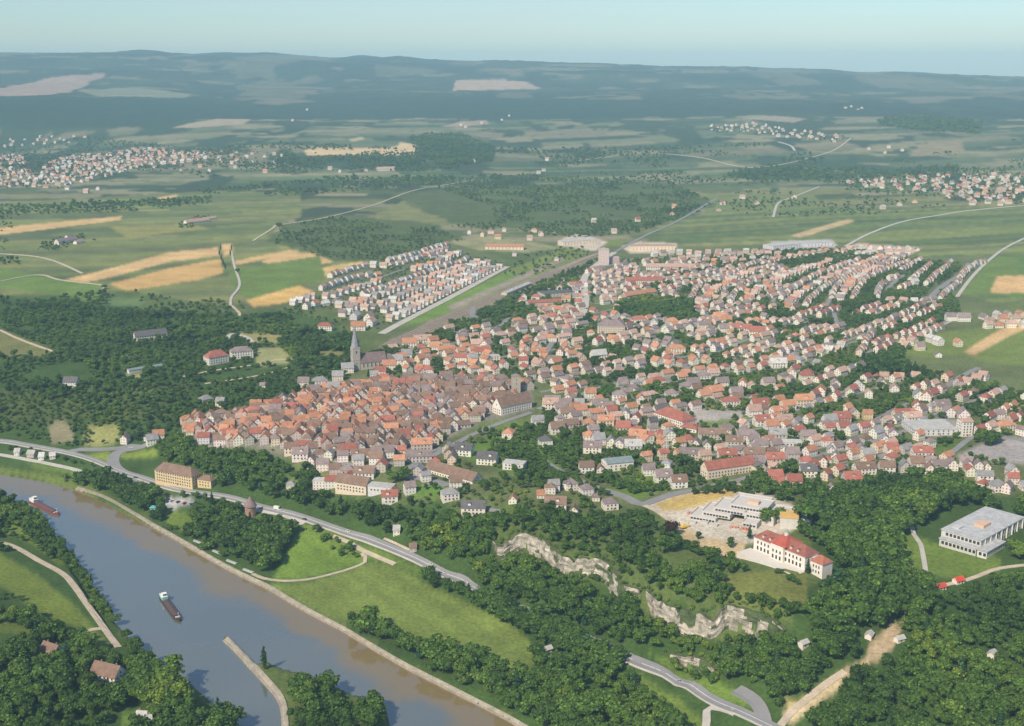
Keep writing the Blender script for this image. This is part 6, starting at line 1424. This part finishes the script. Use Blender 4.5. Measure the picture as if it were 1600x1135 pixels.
SOLO = [(413, 1046, 17.5, .85, 'poplar', 'slender upright poplar standing alone at the head of the river island'),
        (1049, 836, 13, 1.2, 'copper', 'dark purple copper-leaved tree on the edge of the building site'),
        (581, 1118, 17, 1.0, 'broad', 'big lone leaning-crowned tree at the downstream end of the island'),
        (1205, 818, 16, 1.4, 'broad', 'round green tree in front of the terraced concrete building'),
        (630, 748, 12, 1.1, 'broad', 'big round dark tree at the corner of the castle court'),
        (1141, 856, 9, 1.0, 'broad', 'round tree at the building-site end of the museum'), (1092, 843, 7, 1.0, 'broad', 'small round tree on bare sand below the building site'),
        (1171, 842, 12, .7, 'conifer', 'dark narrow conifer at the corner of the museum facade'), (1262, 896, 11, .8, 'conifer', 'dark conifer between the museum and its end pavilion'),
        (437, 358, 15, 1.3, 'broad', 'lone dark round tree on the track through the far fields'), (163, 452, 9, 1.1, 'broad', 'round bush-like tree at the corner of the long wheat strip'), (213, 458, 7, 1.0, 'broad', 'small round tree under the lower wheat strip'), (371, 428, 10, 1.1, 'broad', 'round tree beside the field track at the wheat edge'),
        (576, 590, 10, .9, 'conifer', 'dark conifer below the church nave'), (590, 586, 12, .9, 'conifer', 'tall dark conifer at the choir end of the church')]
for px, py in [(343,400),(346,408),(349,415),(352,421),(345,392),(360,400),(362,392)]: T.append(at(px, py) + (13.0, .9, 'poplar'))
px_size = [t[3] * PXM(t[0], t[1], t[2]) * in_frame(t[0], t[1], t[2] + t[3] * .6, 0) for t in T]
ordt = sorted(range(len(T)), key=lambda i: -px_size[i])
NAMES = {'broad': 'broadleaf_tree', 'conifer': 'conifer_tree', 'poplar': 'poplar_tree', 'shrub': 'bushy_tree', 'copper': 'copper_tree'}
CAP = {'broad': 285, 'conifer': 40, 'poplar': 7, 'shrub': 0}
def plant(x, y, z, h, wf, kind, label, group=None, s=None):
    s = s if s is not None else int(hash01(int(x * 10), int(y * 10), 3) * 997) % len(PROTO[kind])
    cme, tme = PROTO[kind][s]; k = h / 10
    e = empty(NAMES[kind], x, y, z, (x * 7 + y * 3) % 6.28, label, 'tree', group); e.scale = (k * wf, k * wf, k)
    for nm, me in (('trunk', tme), ('crown', cme)):
        o = bpy.data.objects.new(nm, me); C.objects.link(o); o.parent = e; o['tint'] = tint_of(x, y)
for a_ in SOLO:
    x, y, z = at(a_[0], a_[1]); plant(x, y, z, *a_[2:])
LMT = LM + [(nm,) + at(px, py)[:2] for nm, px, py in [('head of the river island', 440, 1060), ('downstream end of the island', 540, 1110), ('end of the left-bank track', 185, 1012), ('bend of the left-bank track', 100, 897), ('lower tan clearing', 1270, 1085), ('upper tan clearing', 1380, 1005), ('tall broad rock face', 1130, 970), ('long rock face', 880, 870), ('lawn under the museum', 1200, 920), ('lower meadow corner', 830, 1040), ('lower highway side road', 1190, 1110), ('river bank opposite the island', 700, 1075), ('tree-covered river point', 270, 1075), ('lodge with the red roof', 1469, 921), ('right-hand bottom wood', 1520, 1080), ('highway below the rock faces', 900, 990), ('red shed by the track', 1560, 890), ('curved meadow path', 540, 890), ('bottom edge of left bank', 100, 1120), ('pale garden hut', 1550, 1026), ('highway-side wood centre', 960, 1090)]]
sel = []; cnt = {}
for i in ordt:
    kd = T[i][5]
    if cnt.get(kd, 0) < CAP.get(kd, 0) and px_size[i] > 0: cnt[kd] = cnt.get(kd, 0) + 1; sel.append(i)
bins = {}
for i in sel:
    t = T[i]; ds = sorted((math.hypot(t[0] - a_, t[1] - b_), nm) for nm, a_, b_ in LMT)[0]
    w1 = ('very tall ' if t[3] > 14.5 else 'tall ' if t[3] > 12 else 'middling ' if t[3] > 9.5 else 'low ') + ('wide-crowned ' if t[4] > 1.1 else 'narrow-crowned ' if t[4] < .95 else '')
    bins.setdefault((w1 + {'broad': 'leafy', 'conifer': 'dark conifer', 'poplar': 'poplar'}[t[5]] + (' tree' if t[5] != 'poplar' else ''), ds[1]), []).append((ds[0], i))
LBL = {}
for (w1, nm), v in bins.items():
    v.sort()
    for k, (_, i) in enumerate(v): LBL[i] = ('only ' + w1 + ' by the ' + nm) if len(v) == 1 else w1 + ', ' + ordn(k) + ' out from the ' + nm
for i in sel: plant(*T[i][:6], LBL[i], {'broad': 'leafy trees of the near woods', 'conifer': 'conifers in the woods', 'poplar': 'poplars along the field track'}[T[i][5]])
ss = set(sel); rest = [T[i] for i in range(len(T)) if i not in ss]
me = bpy.data.meshes.new('woods'); me.from_pydata([t[:3] for t in rest], [], [])
def pattr(nm, ty, data):
    a_ = me.attributes.new(nm, ty, 'POINT'); a_.data.foreach_set({'INT': 'value', 'FLOAT_VECTOR': 'vector', 'FLOAT': 'value'}[ty], data)
pattr('sort', 'INT', [PIDX[t[5]][int(hash01(int(t[0] * 10), int(t[1] * 10), 3) * 997) % len(PIDX[t[5]])] for t in rest])
pattr('size', 'FLOAT_VECTOR', np.array([(t[3] / 10 * t[4], t[3] / 10 * t[4], t[3] / 10) for t in rest], np.float32).ravel())
pattr('tint', 'FLOAT', [tint_of(t[0], t[1]) for t in rest])
pattr('turn', 'FLOAT_VECTOR', np.array([(0, 0, (t[0] * 7 + t[1] * 3) % 6.28) for t in rest], np.float32).ravel())
wo = bpy.data.objects.new('woods', me); C.objects.link(wo); wo['kind'] = 'stuff'; wo['label'] = 'mass of smaller and farther trees of the woods, gardens and orchards'; wo['category'] = 'woods'
ng = bpy.data.node_groups.new('woods', 'GeometryNodeTree')
ng.interface.new_socket('Geometry', in_out='INPUT', socket_type='NodeSocketGeometry'); ng.interface.new_socket('Geometry', in_out='OUTPUT', socket_type='NodeSocketGeometry')
gi = ng.nodes.new('NodeGroupInput'); go = ng.nodes.new('NodeGroupOutput')
iop = ng.nodes.new('GeometryNodeInstanceOnPoints'); ci = ng.nodes.new('GeometryNodeCollectionInfo')
ci.inputs['Collection'].default_value = hidden; ci.inputs['Separate Children'].default_value = True; ci.inputs['Reset Children'].default_value = True
def named(nm, ty):
    n_ = ng.nodes.new('GeometryNodeInputNamedAttribute'); n_.data_type = ty; n_.inputs['Name'].default_value = nm; return n_.outputs['Attribute']
ng.links.new(gi.outputs[0], iop.inputs['Points']); ng.links.new(ci.outputs['Instances'], iop.inputs['Instance']); iop.inputs['Pick Instance'].default_value = True
ng.links.new(named('sort', 'INT'), iop.inputs['Instance Index']); ng.links.new(named('size', 'FLOAT_VECTOR'), iop.inputs['Scale'])
e2r = ng.nodes.new('FunctionNodeEulerToRotation'); ng.links.new(named('turn', 'FLOAT_VECTOR'), e2r.inputs[0]); ng.links.new(e2r.outputs[0], iop.inputs['Rotation'])
ng.links.new(iop.outputs['Instances'], go.inputs[0])
md = wo.modifiers.new('woods', 'NODES'); md.node_group = ng
#@@HAZE
# ------------------------------------------------------------------ the air
hm = bpy.data.materials.new('haze'); hm.use_nodes = True
hn = hm.node_tree; hn.nodes.remove(hn.nodes['Principled BSDF'])
pv = hn.nodes.new('ShaderNodeVolumePrincipled')
pv.inputs['Color'].default_value = (.47, .78, .98, 1)
pv.inputs['Density'].default_value = 6.6e-5
pv.inputs['Anisotropy'].default_value = -0.15
hn.links.new(pv.outputs['Volume'], hn.nodes['Material Output'].inputs['Volume'])
top = max(H, float(Z.max())) + 12
x0, x1, y0, y1, z0 = -12500, 12500, -200, 16200, -60
o = mesh_obj('haze', [(x0,y0,z0),(x1,y0,z0),(x1,y1,z0),(x0,y1,z0),(x0,y0,top),(x1,y0,top),(x1,y1,top),(x0,y1,top)],
             [(0,3,2,1),(4,5,6,7),(0,1,5,4),(1,2,6,5),(2,3,7,6),(3,0,4,7)], hm)
o['kind'] = 'stuff'
